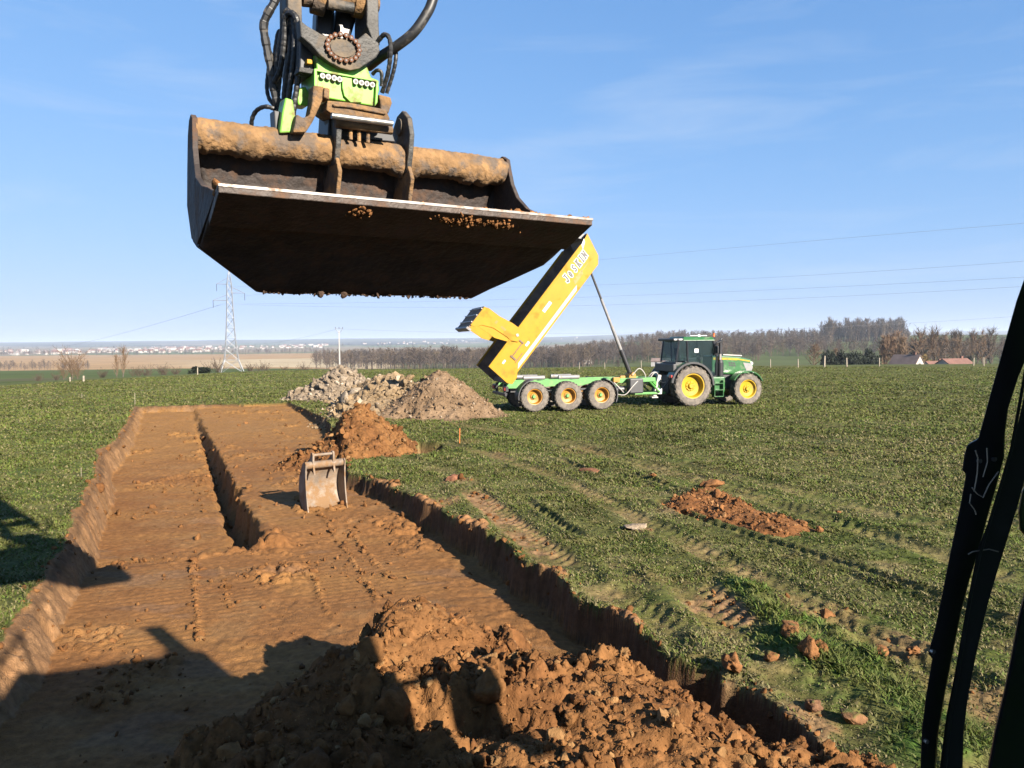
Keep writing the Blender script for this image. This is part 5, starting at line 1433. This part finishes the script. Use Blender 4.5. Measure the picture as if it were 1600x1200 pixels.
        b = MB(); b.prism([(a, s * 1.215, h) for a, h in ((1.40, 1.02), (1.60, .9), (1.52, 1.9), (1.30, 2.35), (1.10, 2.45), (1.16, 1.6))], [(a, s * 1.235, h) for a, h in ((1.40, 1.02), (1.60, .9), (1.52, 1.9), (1.30, 2.35), (1.10, 2.45), (1.16, 1.6))]); B('tailgate_arm', b, M['yellow'], .004)
        B('pivot', MB().tube([(1.86, s * 1.2, .9), (1.86, s * 1.29, .9)], .07, 12), M['steel'])
    B('floor', MB().box((3.3, 0, .02), (6.6, 2.32, .08)), M['boxinner']); B('underframe', MB().box((3.3, -.45, -.12), (6.2, .14, .2)).box((3.3, .45, -.12), (6.2, .14, .2)), M['yellow'], .01)
    b = MB(); b.prism([(6.5, -1.17, -.05), (6.82, -1.17, .15), (7.24, -1.17, 1.13), (7.18, -1.17, 1.13), (6.74, -1.17, .17), (6.45, -1.17, .05)], [(6.5, 1.17, -.05), (6.82, 1.17, .15), (7.24, 1.17, 1.13), (7.18, 1.17, 1.13), (6.74, 1.17, .17), (6.45, 1.17, .05)]); B('front_wall', b, M['greypaint'])
    b = MB(); b.prism([(7.0, -.9, 1.05), (7.25, -.9, 1.12), (7.0, -.9, 1.55), (6.75, -.9, 1.5)], [(7.0, .9, 1.05), (7.25, .9, 1.12), (7.0, .9, 1.55), (6.75, .9, 1.5)]); B('front_visor', b, M['greypaint'], .02)
    tg = B('tailgate', MB().box((1.36, 0, 2.72), (1.14, 2.42, .07)), M['boxinner'], .01)
    b = MB()
    for a in (1.10, 1.45, 1.80): b.box((a, 0, 2.775), (.045, 2.40, .05))
    rib = b.build('rib', M['palegrey'], tg)
    b = MB(); b.box((.78, 0, 2.70), (.10, 2.44, .22)); b.build('sealing_edge', M['greypaint'], tg, False, .01)
    # the maker's name on the side towards the viewer: black letters with a white rim
    def letters(text, a0, h0, hgt, adv, sl, y):
        a = a0
        for k, ch in enumerate(text):
            sc = hgt * (1.05 if k == 0 else (.8 if k == 1 else 1.0))
            par = bo
            for name, wid, yy, m in (('letter', .034, y - .0045, 'black'), ('letter_rim', .058, y, 'white')):
                b = MB()
                for i, ((x0, y0), (x1, y1)) in enumerate(GLY[ch]):
                    p = Vector((a + (x0 + sl * y0) * sc * .85, yy - i * .0002, h0 + y0 * sc)); q = Vector((a + (x1 + sl * y1) * sc * .85, yy - i * .0002, h0 + y1 * sc))
                    t = q - p; n_ = Vector((-t.z, 0, t.x)).normalized() * wid; e_ = t.normalized() * wid * .6; w2 = Vector((0, .004, 0))
                    c4 = (p - n_ - e_, q - n_ + e_, q + n_ + e_, p + n_ - e_)
                    b.prism(c4, [v + w2 for v in c4])
                par = b.build(name, M[m], par)
            a += adv * (1.0 if ch != 'I' else .62)
    letters('JOSKIN', 5.0, .52, .29, .285, .2, -1.2165)
    b = MB(); b.prism([(5.15, -1.211, .20), (5.75, -1.211, .20), (5.85, -1.211, .38), (5.25, -1.211, .38)], [(5.15, -1.214, .20), (5.75, -1.214, .20), (5.85, -1.214, .38), (5.25, -1.214, .38)]); b.box((6.0, -1.2125, .32), (.5, .003, .03)); B('side_decal', b, M['rimorange'])
    b = MB(); b.box((1.72, -1.268, 1.95), (.14, .004, .1)).box((1.70, -1.268, 1.55), (.1, .004, .26)); B('arm_decal', b, M['rimorange'])
trailer()

# ------------------------------------------------------------------ trees, hedges and bushes
def tube3(p, q, r0, r1, k=3):
    p = np.array(p, float); q = np.array(q, float)
    t = q - p; t /= np.linalg.norm(t) + 1e-9
    a = np.cross(t, (0.3, 0.9, 0.1)); a /= np.linalg.norm(a) + 1e-9; b = np.cross(t, a)
    w = np.arange(k) * 2 * np.pi / k
    ring = np.cos(w)[:, None] * a + np.sin(w)[:, None] * b
    V = np.concatenate([p + ring * r0, q + ring * r1])
    F = []
    for i in range(k):
        j = (i + 1) % k
        F += [(i, j, k + j), (i, k + j, k + i)]
    return V, np.array(F)

def bare_tree(seed, form='round', limbs=16, twigs=26, tw=0.006):
    """leafless tree of unit height: trunk and limbs, then fine twigs"""
    r = np.random.default_rng(seed)
    Vs = []; Fs = []; off = 0; nt_ = 0
    def add(V, F):
        nonlocal off
        Vs.append(V); Fs.append(F + off); off += len(V)
    pts = [np.array((0, 0, -0.03))]
    for k in range(5): pts.append(pts[-1] + np.array((r.normal() * .012, r.normal() * .012, .19 if form != 'shrub' else .1)))
    for k in range(5): add(*tube3(pts[k], pts[k + 1], .017 * (1 - k / 5.6), .017 * (1 - (k + 1) / 5.6), 5))
    trunk_faces = sum(len(f) for f in Fs)
    H = pts[-1][2]
    lines = []
    for k in range(limbs):
        f = (0.18 if form == 'shrub' else .26 if form == 'round' else .12) + (.72 if form != 'shrub' else .8) * (k + r.random()) / limbs
        z = f * H; i = min(int(f * 5), 4); base = pts[i] + (pts[i + 1] - pts[i]) * (f * 5 - i)
        a = k * 2.4 + r.normal() * .4
        if form == 'round': L = .38 * (1.15 - f) * r.uniform(.7, 1.2); up = .35 + .7 * f
        elif form == 'shrub': L = .5 * r.uniform(.6, 1.1); up = 1.2
        else: L = .30 * (1.25 - f) * r.uniform(.7, 1.2); up = 2.6
        d = np.array((math.cos(a), math.sin(a), up)); d /= np.linalg.norm(d)
        p = base
        for m_ in range(3):
            q = p + d * L / 2.2 + r.normal(size=3) * .012
            add(*tube3(p, q, .0075 * (1 - m_ * .3), .0075 * (.7 - m_ * .25) + .001, 3)); lines.append((p, q)); p = q
            d = d + np.array((r.normal() * .25, r.normal() * .25, .18)); d /= np.linalg.norm(d)
    n = limbs * twigs
    li = r.integers(0, len(lines), n); t = r.random(n)
    A = np.array([l[0] for l in lines])[li]; B_ = np.array([l[1] for l in lines])[li]
    P = A + (B_ - A) * t[:, None]
    d = (B_ - A); d /= np.linalg.norm(d, axis=1)[:, None]
    d = d + r.normal(size=(n, 3)) * .65; d[:, 2] += .30 if form != 'column' else .9; d /= np.linalg.norm(d, axis=1)[:, None]
    L = r.uniform(.05, .15, n)[:, None]
    s = np.cross(d, r.normal(size=(n, 3))); s /= np.linalg.norm(s, axis=1)[:, None]
    V = np.stack([P - s * tw * .5, P + s * tw * .5, P + d * L], 1).reshape(-1, 3)
    # second order twigs
    P2 = P + d * L * r.uniform(.3, .9, n)[:, None]; d2 = d + r.normal(size=(n, 3)) * .7; d2 /= np.linalg.norm(d2, axis=1)[:, None]
    V2 = np.stack([P2 - s * tw * .4, P2 + s * tw * .4, P2 + d2 * L * .7], 1).reshape(-1, 3)
    add(V, np.arange(len(V)).reshape(-1, 3)); add(V2, np.arange(len(V2)).reshape(-1, 3))
    V = np.concatenate(Vs); F = np.concatenate(Fs)
    V = V / V[:, 2].max()
    return V, F, trunk_faces

def leafy(seed, n=1400, rx=.5, rz=.5, leaf=.05, clumps=16):
    r = np.random.default_rng(seed)
    c = r.normal(size=(clumps, 3)); c /= np.linalg.norm(c, axis=1)[:, None]; c *= r.uniform(.3, .75, clumps)[:, None]
    k = r.integers(0, clumps, n)
    p = r.normal(size=(n, 3)); p /= np.linalg.norm(p, axis=1)[:, None]; p = c[k] + p * (r.random(n)[:, None] ** .4) * .36
    p = p * np.array((rx, rx, rz)) + np.array((0, 0, rz * .95))
    p[:, 2] = np.abs(p[:, 2])
    a = r.normal(size=(n, 3)); a /= np.linalg.norm(a, axis=1)[:, None]; b = np.cross(a, r.normal(size=(n, 3))); b /= np.linalg.norm(b, axis=1)[:, None]
    V = np.stack([p - b * leaf, p + b * leaf, p + a * leaf * 1.8], 1).reshape(-1, 3)
    return V, np.arange(len(V)).reshape(-1, 3), k

def spin(protos, P, S, seed):
    """upright copies, each turned about its own trunk"""
    r = np.random.default_rng(seed); Vs = []; Fs = []; Is = []; off = 0
    w = r.integers(0, len(protos), len(P)); an = r.uniform(0, 6.28, len(P)); wid = r.uniform(.85, 1.25, len(P))
    for k, (pv, pf) in enumerate(protos):
        idx = np.nonzero(w == k)[0]
        if not len(idx): continue
        ca, sa = np.cos(an[idx])[:, None], np.sin(an[idx])[:, None]
        X = (pv[:, 0] * ca - pv[:, 1] * sa) * wid[idx][:, None]; Y = (pv[:, 0] * sa + pv[:, 1] * ca) * wid[idx][:, None]; Z = np.repeat(pv[None, :, 2], len(idx), 0)
        V = np.stack([X, Y, Z], -1) * S[idx][:, None, None] + P[idx][:, None, :]
        Vs.append(V.reshape(-1, 3)); Fs.append((pf[None] + (np.arange(len(idx)) * len(pv))[:, None, None] + off).reshape(-1, 3)); Is.append(np.repeat(idx, len(pv))); off += len(idx) * len(pv)
    return np.concatenate(Vs), np.concatenate(Fs), np.concatenate(Is)

FARP = [bare_tree(500 + i, 'round', 13, 15, .013)[:2] for i in range(5)]
FARC = [bare_tree(520 + i, 'column', 14, 14, .011)[:2] for i in range(4)]
TREECOL = np.array([(0.115, 0.085, 0.068), (0.10, 0.078, 0.066), (0.135, 0.098, 0.072), (0.09, 0.075, 0.068), (0.145, 0.11, 0.075)])
def wood(label, px0, px1, d0, d1, n, h0, h1, seed, protos, dim=1.0, taper=None, cols=TREECOL):
    r = np.random.default_rng(seed)
    px = r.uniform(px0, px1, n); d = d0 + (d1 - d0) * r.random(n) ** 1.2
    x = (px - 800) / FPX * d; y = d
    ok = np.ones(n, bool)
    if taper is not None: ok = taper(px, d)
    x, y = x[ok], y[ok]; n = len(x)
    z = land(x, y)[0]; h = r.uniform(h0, h1, n) * (1 + 0.2 * fbm(x / 60, y / 60, seed, 2))
    v, f, i = spin(protos, np.stack([x, y, z - .2], 1), h, seed)
    c = cols[r.integers(0, len(cols), n)] * r.uniform(.8, 1.2, (n, 1)) * dim
    o = link('woodland', arr_mesh('woodland', v, f, c[i]), M['twig'])
    return tag(o, label, 'woodland', kind='stuff')
wood('brown leafless woodland across the valley behind the heaps and trailer', 490, 930, 430, 980, 1150, 10, 15, 601, FARP, taper=lambda p, d: (d > 430 + 0.4 * np.maximum(0, 640 - p)) & (p > 500 + (d - 430) * .12 * np.sin(p)))
wood('brown leafless woodland covering the hillside behind the tractor', 870, 1420, 470, 960, 1700, 9, 14, 602, FARP, taper=lambda p, d: ~((np.abs(p - 960) < 60) & (d > 640) & (d < 800)) & ~((p > 1190) & (d < 520)) & ~((p > 1300) & (p < 1400) & (d > 560) & (d < 800)))
wood('dense grove of tall bare trees standing on the skyline right of the tractor', 1283, 1412, 790, 860, 170, 15, 26, 603, FARC, .95)
wood('bare trees filling the slope behind the houses at the right', 1400, 1640, 330, 640, 230, 9, 14, 604, FARP)
wood('scrubby bare trees along the far side of the tan field', -30, 520, 1650, 2300, 420, 8, 13, 605, FARP, .8)
wood('dark distant copses scattered around the town', -40, 1000, 2600, 5200, 500, 10, 18, 606, FARP, .55, taper=lambda p, d: fbm(p / 40.0, d / 300.0, 607, 2) > 0.05)
wood('low brown scrub in the hollow at the far left', -60, 140, 560, 720, 120, 4, 8, 608, FARP)

def tree(name, label, px, dist, h, form, seed, col, group=None, limbs=18, twigs=40, tw=.008, cat='tree', wide=1.0, stems=1):
    x = (px - 800) / FPX * dist; z = land_z(x, dist)
    root = empty(name, (x, dist, z - .1), seed * 1.3)
    tag(root, label, cat, group)
    TV, TF, CV, CF = [], [], [], []; a = b = 0
    r = np.random.default_rng(seed + 9)
    for s in range(stems):
        V, F, nt_ = bare_tree(seed + s * 31, form, limbs, twigs, tw)
        k = h * (1 if s == 0 else r.uniform(.6, .95))
        V = V * np.array((k * wide, k * wide, k)) + (np.array((r.normal() * .16 * h, r.normal() * .16 * h, 0)) if s else 0)
        TV.append(V); TF.append(F[:nt_] + a); CF.append(F[nt_:] + a); a += len(V)
    V = np.concatenate(TV); T = np.concatenate(TF); C_ = np.concatenate(CF)
    for nm, F, cc in (('trunk', T, np.array((0.13, 0.11, 0.09))), ('crown', C_, np.array(col))):
        u = np.unique(F); rem = np.full(len(V), -1, np.int64); rem[u] = np.arange(len(u))
        link(nm, arr_mesh(nm, V[u], rem[F], np.repeat(cc[None], len(u), 0)), M['twig'], root)
    return root
BR = (0.125, 0.095, 0.072); RB = (0.19, 0.125, 0.08); GR = (0.10, 0.083, 0.07)
tree('bare_tree', 'thin bare shrubby trees between two pale posts on the left field edge', 112, 84, 4.2, 'shrub', 701, RB, None, 16, 26, .007, stems=3)
tree('bare_tree', 'single slim bare tree right of the pale posts on the left field edge', 192, 96, 4.6, 'column', 702, RB, None, 16, 24, .007, stems=2)
for k, (px, d, h) in enumerate(((215, 105, 2.0), (232, 112, 2.3), (255, 120, 2.6), (275, 120, 2.2), (340, 128, 3.4), (395, 140, 2.8), (410, 150, 3.2), (445, 150, 2.2), (475, 170, 3.6), (492, 180, 2.2), (60, 110, 2.0), (88, 100, 1.6), (160, 100, 1.8))):
    tree('bare_shrub', 'low brown leafless shrub in the straggling row beyond the left field edge', px, d, h, 'shrub', 710 + k, BR, 'shrubs beyond the left field edge', 14, 24, .010, 'shrub', 1.2, stems=3)
for k, (px, d, h, f, c, lab) in enumerate((
    (1270, 215, 9.5, 'round', RB, 'brown bare tree standing left of the dark evergreen hedge'), (1306, 235, 8.5, 'round', RB, 'smaller brown bare tree just above the dark evergreen hedge'),
    (1383, 215, 12.6, 'column', (0.26, 0.17, 0.11), 'leftmost of the broad russet columnar trees above the hedge end'), (1395, 219, 12.9, 'column', (0.27, 0.175, 0.115), 'tallest russet columnar tree, middle one above the hedge end'), (1408, 214, 12.0, 'column', (0.25, 0.17, 0.11), 'rightmost of the broad russet columnar trees, beside the white gabled house'),
    (1052, 420, 9.0, 'round', GR, 'bare tree on the slope showing just left of the tractor cab'), (966, 330, 6.0, 'round', GR, 'small dark bare tree beyond the raised ram'))):
    tree('bare_tree', lab, px, d, h, f, 730 + k, c, None, 22, 60 if f == 'column' else 40, .009, wide=1.25 if f == 'column' else 1.0)
for k, px in enumerate((1432, 1440, 1447, 1455, 1463, 1470, 1478, 1487, 1494, 1503, 1517, 1526, 1536, 1548)):
    tree('bare_tree', 'tall thin bare tree in the row behind the red roofed houses', px, 265 + 14 * (k % 4), 15.5 + 2.2 * math.sin(k * 2.1), 'column' if k % 3 else 'round', 750 + k, BR if k % 2 else RB, 'tall bare trees behind the houses', 18, 34, .008)
for k in range(16):
    px = 1212 + k * 4.9 + 1.4 * math.sin(k * 5)
    tree('poplar', 'slender bare poplar in the spaced line along the skyline', px, 860, 12 + 3.5 * abs(math.sin(k * 1.9)), 'column', 780 + k, GR, 'poplars along the skyline', 10, 12, .016, 'tree', .8)

def bush(name, label, px, dist, w, h, seed, col, cat='bush', n=1500, leaf=.05):
    x = (px - 800) / FPX * dist; z = land_z(x, dist)
    root = empty(name, (x, dist, z - .1), 0.4 * seed)
    tag(root, label, cat)
    V, F, k = leafy(seed, n, .5, .5, leaf)
    r = np.random.default_rng(seed); cc = np.array(col) * r.uniform(.7, 1.3, (k.max() + 1, 1))
    V = V * np.array((w, w, h))
    link('foliage', arr_mesh('foliage', V, F, np.repeat(cc[k], 3, 0)), M['leaf'], root)
    b = MB(); b.tube([(0, 0, -.1), (0.02 * w, 0, h * .5)], [.05 * h, .02 * h], 6); b.build('stem', M['wood'], root)
EV = (0.022, 0.030, 0.016)
bush('evergreen_bush', 'rounded dark evergreen bush on the field edge left of the pylon', 310, 112, 3.6, 1.7, 801, EV)
bush('yellow_shrub', 'rounded yellowish brown shrub between the white gabled house and the red roofs', 1445, 205, 5.2, 5.2, 803, (0.19, 0.13, 0.045), 'shrub', 1500, .035)
bush('evergreen_bush', 'dark evergreen bush between the two red roofs', 1473, 200, 3.2, 3.0, 804, EV)
bush('evergreen_bush', 'dark rounded evergreen right of the red roofed houses', 1510, 210, 4.0, 5.0, 805, EV)
bush('conifer_tree', 'dark evergreen tree at the right end of the evergreen hedge', 1407, 200, 3.4, 4.2, 806, EV, 'tree')
bush('conifer_tree', 'tall dark evergreen among the bare trees right of the russet trees', 1436, 290, 7, 12, 807, (0.028, 0.035, 0.022), 'tree')
bush('evergreen_bush', 'dark evergreen tree showing behind the right part of the hedge', 1358, 215, 4.4, 7.2, 808, (0.028, 0.036, 0.024), 'tree')
def hedge():
    root = empty('evergreen_hedge', ((1328 - 800) / FPX * 185, 185, land_z((1328 - 800) / FPX * 185, 185) - .2))
    tag(root, 'long dark evergreen hedge beyond the fence posts at the right', 'hedge')
    Vs = []; Fs = []; Cs = []; off = 0
    for k in range(11):
        V, F, c = leafy(820 + k, 1100, .5, .5, .04)
        w = 3.4; h = 6.0 + .6 * math.sin(k * 2.3)
        V = V * np.array((w, w, h)) + np.array((-5.9 + k * 1.18, .4 * math.sin(k), 0))
        Vs.append(V); Fs.append(F + off); off += len(V); Cs.append(np.repeat(np.array(EV)[None] * (0.8 + .4 * ((k * 7) % 5) / 5), len(V), 0))
    link('foliage', arr_mesh('foliage', np.concatenate(Vs), np.concatenate(Fs), np.concatenate(Cs)), M['leaf'], root)
    b = MB()
    for k in range(11): b.tube([(-5.9 + k * 1.18, 0, -.2), (-5.9 + k * 1.18, 0, 2)], .07, 5)
    b.build('stems', M['wood'], root)
hedge()

# ------------------------------------------------------------------ fence posts along the crest
proto = None
def post(px, top, base, w, label, dist=84):
    p = D(px, base, dist); z = float(ground_z(p.x, p.y)); h = D(px, top, dist).z - z
    b = MB(); b.prism([(-w, -w, -.2), (w, -w, -.2), (w, w, -.2), (-w, w, -.2)], [(-w * .8, -w * .8, h), (w * .8, -w * .8, h), (w * .8, w * .8, h), (-w * .8, w * .8, h)])
    o = b.build('fence_post', M['wood']); o.location = (p.x, p.y, z); o.rotation_euler = (.02 * math.sin(px), .03 * math.cos(px), .3)
    tag(o, label, 'fence post', 'fence posts along the field edge')
for a in ((1288, 556, 573, .075, 'stout pale fence post at the left end of the evergreen hedge'), (1323, 559, 573, .06, 'fence post in front of the left part of the evergreen hedge'), (1374, 559, 572, .045, 'fence post in front of the right end of the evergreen hedge'),
          (1247, 561, 573, .045, 'thin fence post on open grass between tractor and hedge'), (1204, 561, 573, .035, 'thin fence post just right of the tractor bonnet'), (1521, 559, 572, .055, 'pale fence post right of the red roofed houses'), (1537, 558, 572, .05, 'fence post nearest the wiper on the field edge'),
          (110, 589, 600, .05, 'left one of the two pale posts beside the bare shrubby trees', 66), (131, 587, 598, .07, 'right one of the two pale posts beside the bare shrubby trees', 66), (309, 574, 588, .05, 'thin pale post in front of the rounded evergreen bush', 80),
          (1002, 563, 577, .03, 'thin fence post between the raised ram and the tractor'), (905, 566, 578, .03, 'thin fence post beyond the gap under the raised trailer body'), (945, 566, 578, .03, 'thin fence post beyond the ram above the trailer chassis')): post(*a)

# ------------------------------------------------------------------ houses
def house(name, label, px, dist, w, d, hw_, hr, rz, wall, roof, top_y=None, group=None, chimney=True):
    x = (px - 800) / FPX * dist; z = land_z(x, dist)
    if top_y is not None: z = D(px, top_y, dist).z - hw_ - hr
    root = empty(name, (x, dist, z), rz)
    tag(root, label, 'house', group)
    zb = land_z(x, dist) - z - .5
    b = MB(); pr = [(-d / 2, min(zb, 0)), (d / 2, min(zb, 0)), (d / 2, hw_), (0, hw_ + hr), (-d / 2, hw_)]
    b.prism([(-w / 2, y, q) for y, q in pr], [(w / 2, y, q) for y, q in pr]); b.build('wall', M[wall], root)
    b = MB(); e = .35; t = .16; k = hr / (d / 2)
    for s in (-1, 1):
        q = [(s * (d / 2 + e), hw_ - e * k + .02), (0, hw_ + hr + .02), (0, hw_ + hr + t + .02), (s * (d / 2 + e), hw_ - e * k + t + .02)]
        b.prism([(-w / 2 - .2, y, z_) for y, z_ in q], [(w / 2 + .2, y, z_) for y, z_ in q])
    rf = b.build('roof', M[roof], root)
    if chimney: b = MB(); b.box((w * .3, .1, hw_ + hr + .1), (.6, .5, 1.2)); b.build('chimney', M['rooftile'], rf)
    for s in (-1, 1):
        for i in range(2):
            b = MB(); b.box(((i - .5) * w * .45, s * (d / 2 + .01), hw_ * .55), (1.0, .06, 1.2)); b.build('window', M['darkgrey'], root)
    b = MB(); b.box((w / 2 + .01, 0, hw_ + .1), (.06, .9, 1.0)); b.build('window', M['darkgrey'], root)
    b = MB(); b.box((w * .05, -d / 2 - .012, 1.05), (.95, .06, 2.1)); b.build('door', M['wood'], root)
house('gabled_house', 'white gabled house with a grey brown roof half hidden by the field crest', 1417, 190, 6.6, 4.6, 2.4, 2.6, R(-58), 'plaster', 'roofslate', 555)
house('red_roofed_house', 'low red roofed house half hidden by the crest beside the yellowish shrub', 1461, 195, 5.0, 4.5, 2.2, 1.4, R(10), 'plaster', 'rooftile', 565)
house('red_roofed_house', 'larger red roofed house with a white front near the wiper', 1492, 190, 8.0, 6, 2.2, 1.9, R(20), 'plaster', 'rooftile', 561)
house('pale_house', 'small white building on the wooded slope just left of the raised ram', 912, 520, 9, 7, 3.5, 2.5, R(30), 'plaster', 'roofslate', 556)
house('pale_house', 'pale farm shed among the trees left of the tractor cab', 1033, 420, 10, 5, 2.5, 1.5, R(-20), 'concrete', 'roofslate', 560)
# the town: every house in it too small to show more than walls and roof
r = np.random.default_rng(66)
def town_house(kind):
    b = MB(); w, d, h, q = ((13, 9, 5.5, 4.0), (24, 12, 7.5, 2.0), (10, 8, 4.5, 4.2))[kind]
    b.prism([(-w / 2, -d / 2, -4), (w / 2, -d / 2, -4), (w / 2, d / 2, -4), (-w / 2, d / 2, -4)], [(-w / 2, -d / 2, h), (w / 2, -d / 2, h), (w / 2, d / 2, h), (-w / 2, d / 2, h)])
    b.cur = 1
    b.add([(-w / 2 - .5, -d / 2 - .5, h), (w / 2 + .5, -d / 2 - .5, h), (w / 2 + .5, d / 2 + .5, h), (-w / 2 - .5, d / 2 + .5, h), (-w / 2 - .5, 0, h + q), (w / 2 + .5, 0, h + q)], [(0, 1, 5, 4), (2, 3, 4, 5), (0, 4, 3), (1, 2, 5), (3, 2, 1, 0)])
    return b.build('town_house', [M['plaster'], (M['rooftile'], M['palegrey'], M['roofslate'])[kind]])
TH_ = [town_house(k) for k in range(3)]
first = [True] * 3
spots = []
for (a, b_, d0, d1, n) in ((0, 130, 1900, 2600, 44), (140, 330, 2000, 3000, 70), (240, 420, 2600, 3600, 60), (400, 520, 2900, 4200, 34), (560, 700, 4200, 5600, 22), (700, 980, 5200, 6500, 20)):
    for _ in range(n): spots.append((r.uniform(a, b_), d0 + (d1 - d0) * r.random()))
for px, d in spots:
    k = int(r.choice(3, p=(.5, .14, .36)))
    if first[k]: o = TH_[k]; first[k] = False
    else: o = TH_[k].copy(); COL.objects.link(o)
    x = (px - 800) / FPX * d
    o.location = (x, d, land_z(x, d)); o.rotation_euler = (0, 0, r.uniform(-.8, .8)); o.scale = [r.uniform(.6, 1.05)] * 3
    tag(o, ('small pale house with a reddish tiled roof in the distant town', 'long white flat roofed building in the distant town', 'small pale house with a dark roof in the distant town')[k], 'house', ('red roofed town houses', 'long white town buildings', 'dark roofed town houses')[k])

# ------------------------------------------------------------------ pylon, pole and power lines
def pylon():
    dist = 300; b0 = D(362, 583, dist); t0 = D(360, 424, dist)
    Hh = t0.z - b0.z
    root = empty('pylon', b0, R(25)); tag(root, 'tall grey lattice electricity pylon in the valley at the left', 'pylon')
    lv = [(0, 4.4), (.13, 2.6), (.24, 2.05), (.34, 1.75), (.44, 1.5), (.54, 1.3), (.63, 1.15), (.71, 1.05), (.79, .95), (.87, .85), (.94, .55), (1, .12)]
    cs = [(-1, -1), (1, -1), (1, 1), (-1, 1)]
    b = MB(); bb = MB()
    for (f0, w0), (f1, w1) in zip(lv[:-1], lv[1:]):
        for k in range(4):
            p = Vector((cs[k][0] * w0, cs[k][1] * w0, f0 * Hh)); q = Vector((cs[k][0] * w1, cs[k][1] * w1, f1 * Hh))
            p2 = Vector((cs[(k + 1) % 4][0] * w0, cs[(k + 1) % 4][1] * w0, f0 * Hh)); q2 = Vector((cs[(k + 1) % 4][0] * w1, cs[(k + 1) % 4][1] * w1, f1 * Hh))
            b.tube([p, q], .13, 4); bb.tube([p, q2], .07, 3); bb.tube([p2, q], .07, 3); bb.tube([q, q2], .06, 3)
    b.build('leg_frame', M['galv'], root); bb.build('bracing', M['galv'], root)
    for sx, f, L in ((-1, .875, 4.6), (1, .79, 5.6), (-1, .715, 6.0)):
        a = MB(); z = f * Hh
        for sy in (-1, 1):
            a.tube([(sx * .9, sy * .9, z), (sx * L, 0, z)], .09, 4); a.tube([(sx * .9, sy * .9, z + 2.2), (sx * L, 0, z)], .07, 4)
        a.tube([(sx * 2.6, .4, z + .3), (sx * 2.6, -.4, z + .3)], .05, 3)
        a.build('cross_arm', M['galv'], root)
        i = MB(); i.tube([(sx * L, 0, z), (sx * L, 0, z - 2.8)], .09, 5); i.build('insulator', M['darkgrey'], root)
    return root
pylon()
def pole():
    b0 = D(531, 575, 200); b0.z = land_z(b0.x, b0.y) - .3; top = D(530, 512, 200)
    root = empty('utility_pole', b0, 0); tag(root, 'pale concrete utility pole with forked top behind the rubble heap', 'utility pole')
    h = top.z - b0.z
    b = MB(); b.prism([(-.2, -.16, 0), (.2, -.16, 0), (.2, .16, 0), (-.2, .16, 0)], [(-.11, -.1, h - .6), (.11, -.1, h - .6), (.11, .1, h - .6), (-.11, .1, h - .6)]); b.build('post', M['concrete'], root)
    b = MB(); b.tube([(0, 0, h - 1.5), (-.55, 0, h - .9), (-.95, 0, h - .2)], .07, 6).tube([(0, 0, h - 1.5), (.55, 0, h - .9), (.95, 0, h - .2)], .07, 6).tube([(-1.0, 0, h - .25), (1.0, 0, h - .25)], .05, 6); b.build('bracket', M['galv'], root)
    for x in (-.95, 0, .95): b = MB(); b.tube([(x, 0, h - .25), (x, 0, h + .15)], .08, 6); b.build('insulator', M['darkgrey'], root)
pole()
def wire(label, pts, r_, grp):
    """a sagging conductor through three places"""
    A, B_, C_ = [np.array(D(*p)) for p in pts]
    tb = np.linalg.norm(B_ - A) / (np.linalg.norm(B_ - A) + np.linalg.norm(C_ - B_))
    out = []
    for t in np.linspace(0, 1, 40):
        out.append(A * ((t - tb) * (t - 1) / (tb * 1)) + B_ * (t * (t - 1) / (tb * (tb - 1))) + C_ * (t * (t - tb) / (1 * (1 - tb))))
    b = MB(); b.tube(out, r_, 4); o = b.build('power_line', M['galv']); tag(o, label, 'power line', grp)
wire('highest power line crossing the sky right of the raised trailer', ((376, 463, 298), (925, 407, 225), (1950, 321, 140)), .026, 'power lines from the pylon')
wire('second highest power line crossing the sky above the tractor', ((349, 447, 301), (940, 445, 232), (1950, 381, 145)), .026, 'power lines from the pylon')
wire('third power line down crossing the sky above the tractor', ((345, 475, 302), (950, 463, 232), (1950, 413, 145)), .026, 'power lines from the pylon')
wire('lowest of the four long power lines above the tractor', ((376, 476, 298), (880, 478, 240), (1950, 425, 145)), .024, 'power lines from the pylon')
wire('power line sloping down left from the pylon towards the town', ((345, 476, 302), (190, 521, 420), (40, 545, 800)), .05, 'power lines from the pylon')
wire('thin line from the utility pole passing low over the tractor', ((534, 514, 200), (1000, 520, 190), (1700, 486, 170)), .02, 'lines from the utility pole')
wire('thin line from the utility pole running left over the tan field', ((527, 514, 200), (470, 528, 260), (380, 540, 420)), .02, 'lines from the utility pole')

# ------------------------------------------------------------------ the hazy air
def haze():
    b = MB(); b.box((0, 7100, 22.5), (32000, 14600, 115))
    m = bpy.data.materials.new('haze'); m.use_nodes = True
    n = m.node_tree.nodes; n.clear()
    out = n.new('ShaderNodeOutputMaterial'); v = n.new('ShaderNodeVolumePrincipled')
    v.inputs['Color'].default_value = (0.72, 0.83, 0.99, 1); v.inputs['Density'].default_value = 1.25e-4; v.inputs['Anisotropy'].default_value = 0.1
    m.node_tree.links.new(v.outputs[0], out.inputs['Volume'])
    o = b.build('haze', m); tag(o, 'thin pale haze over the valley', 'haze', kind='stuff')
haze()
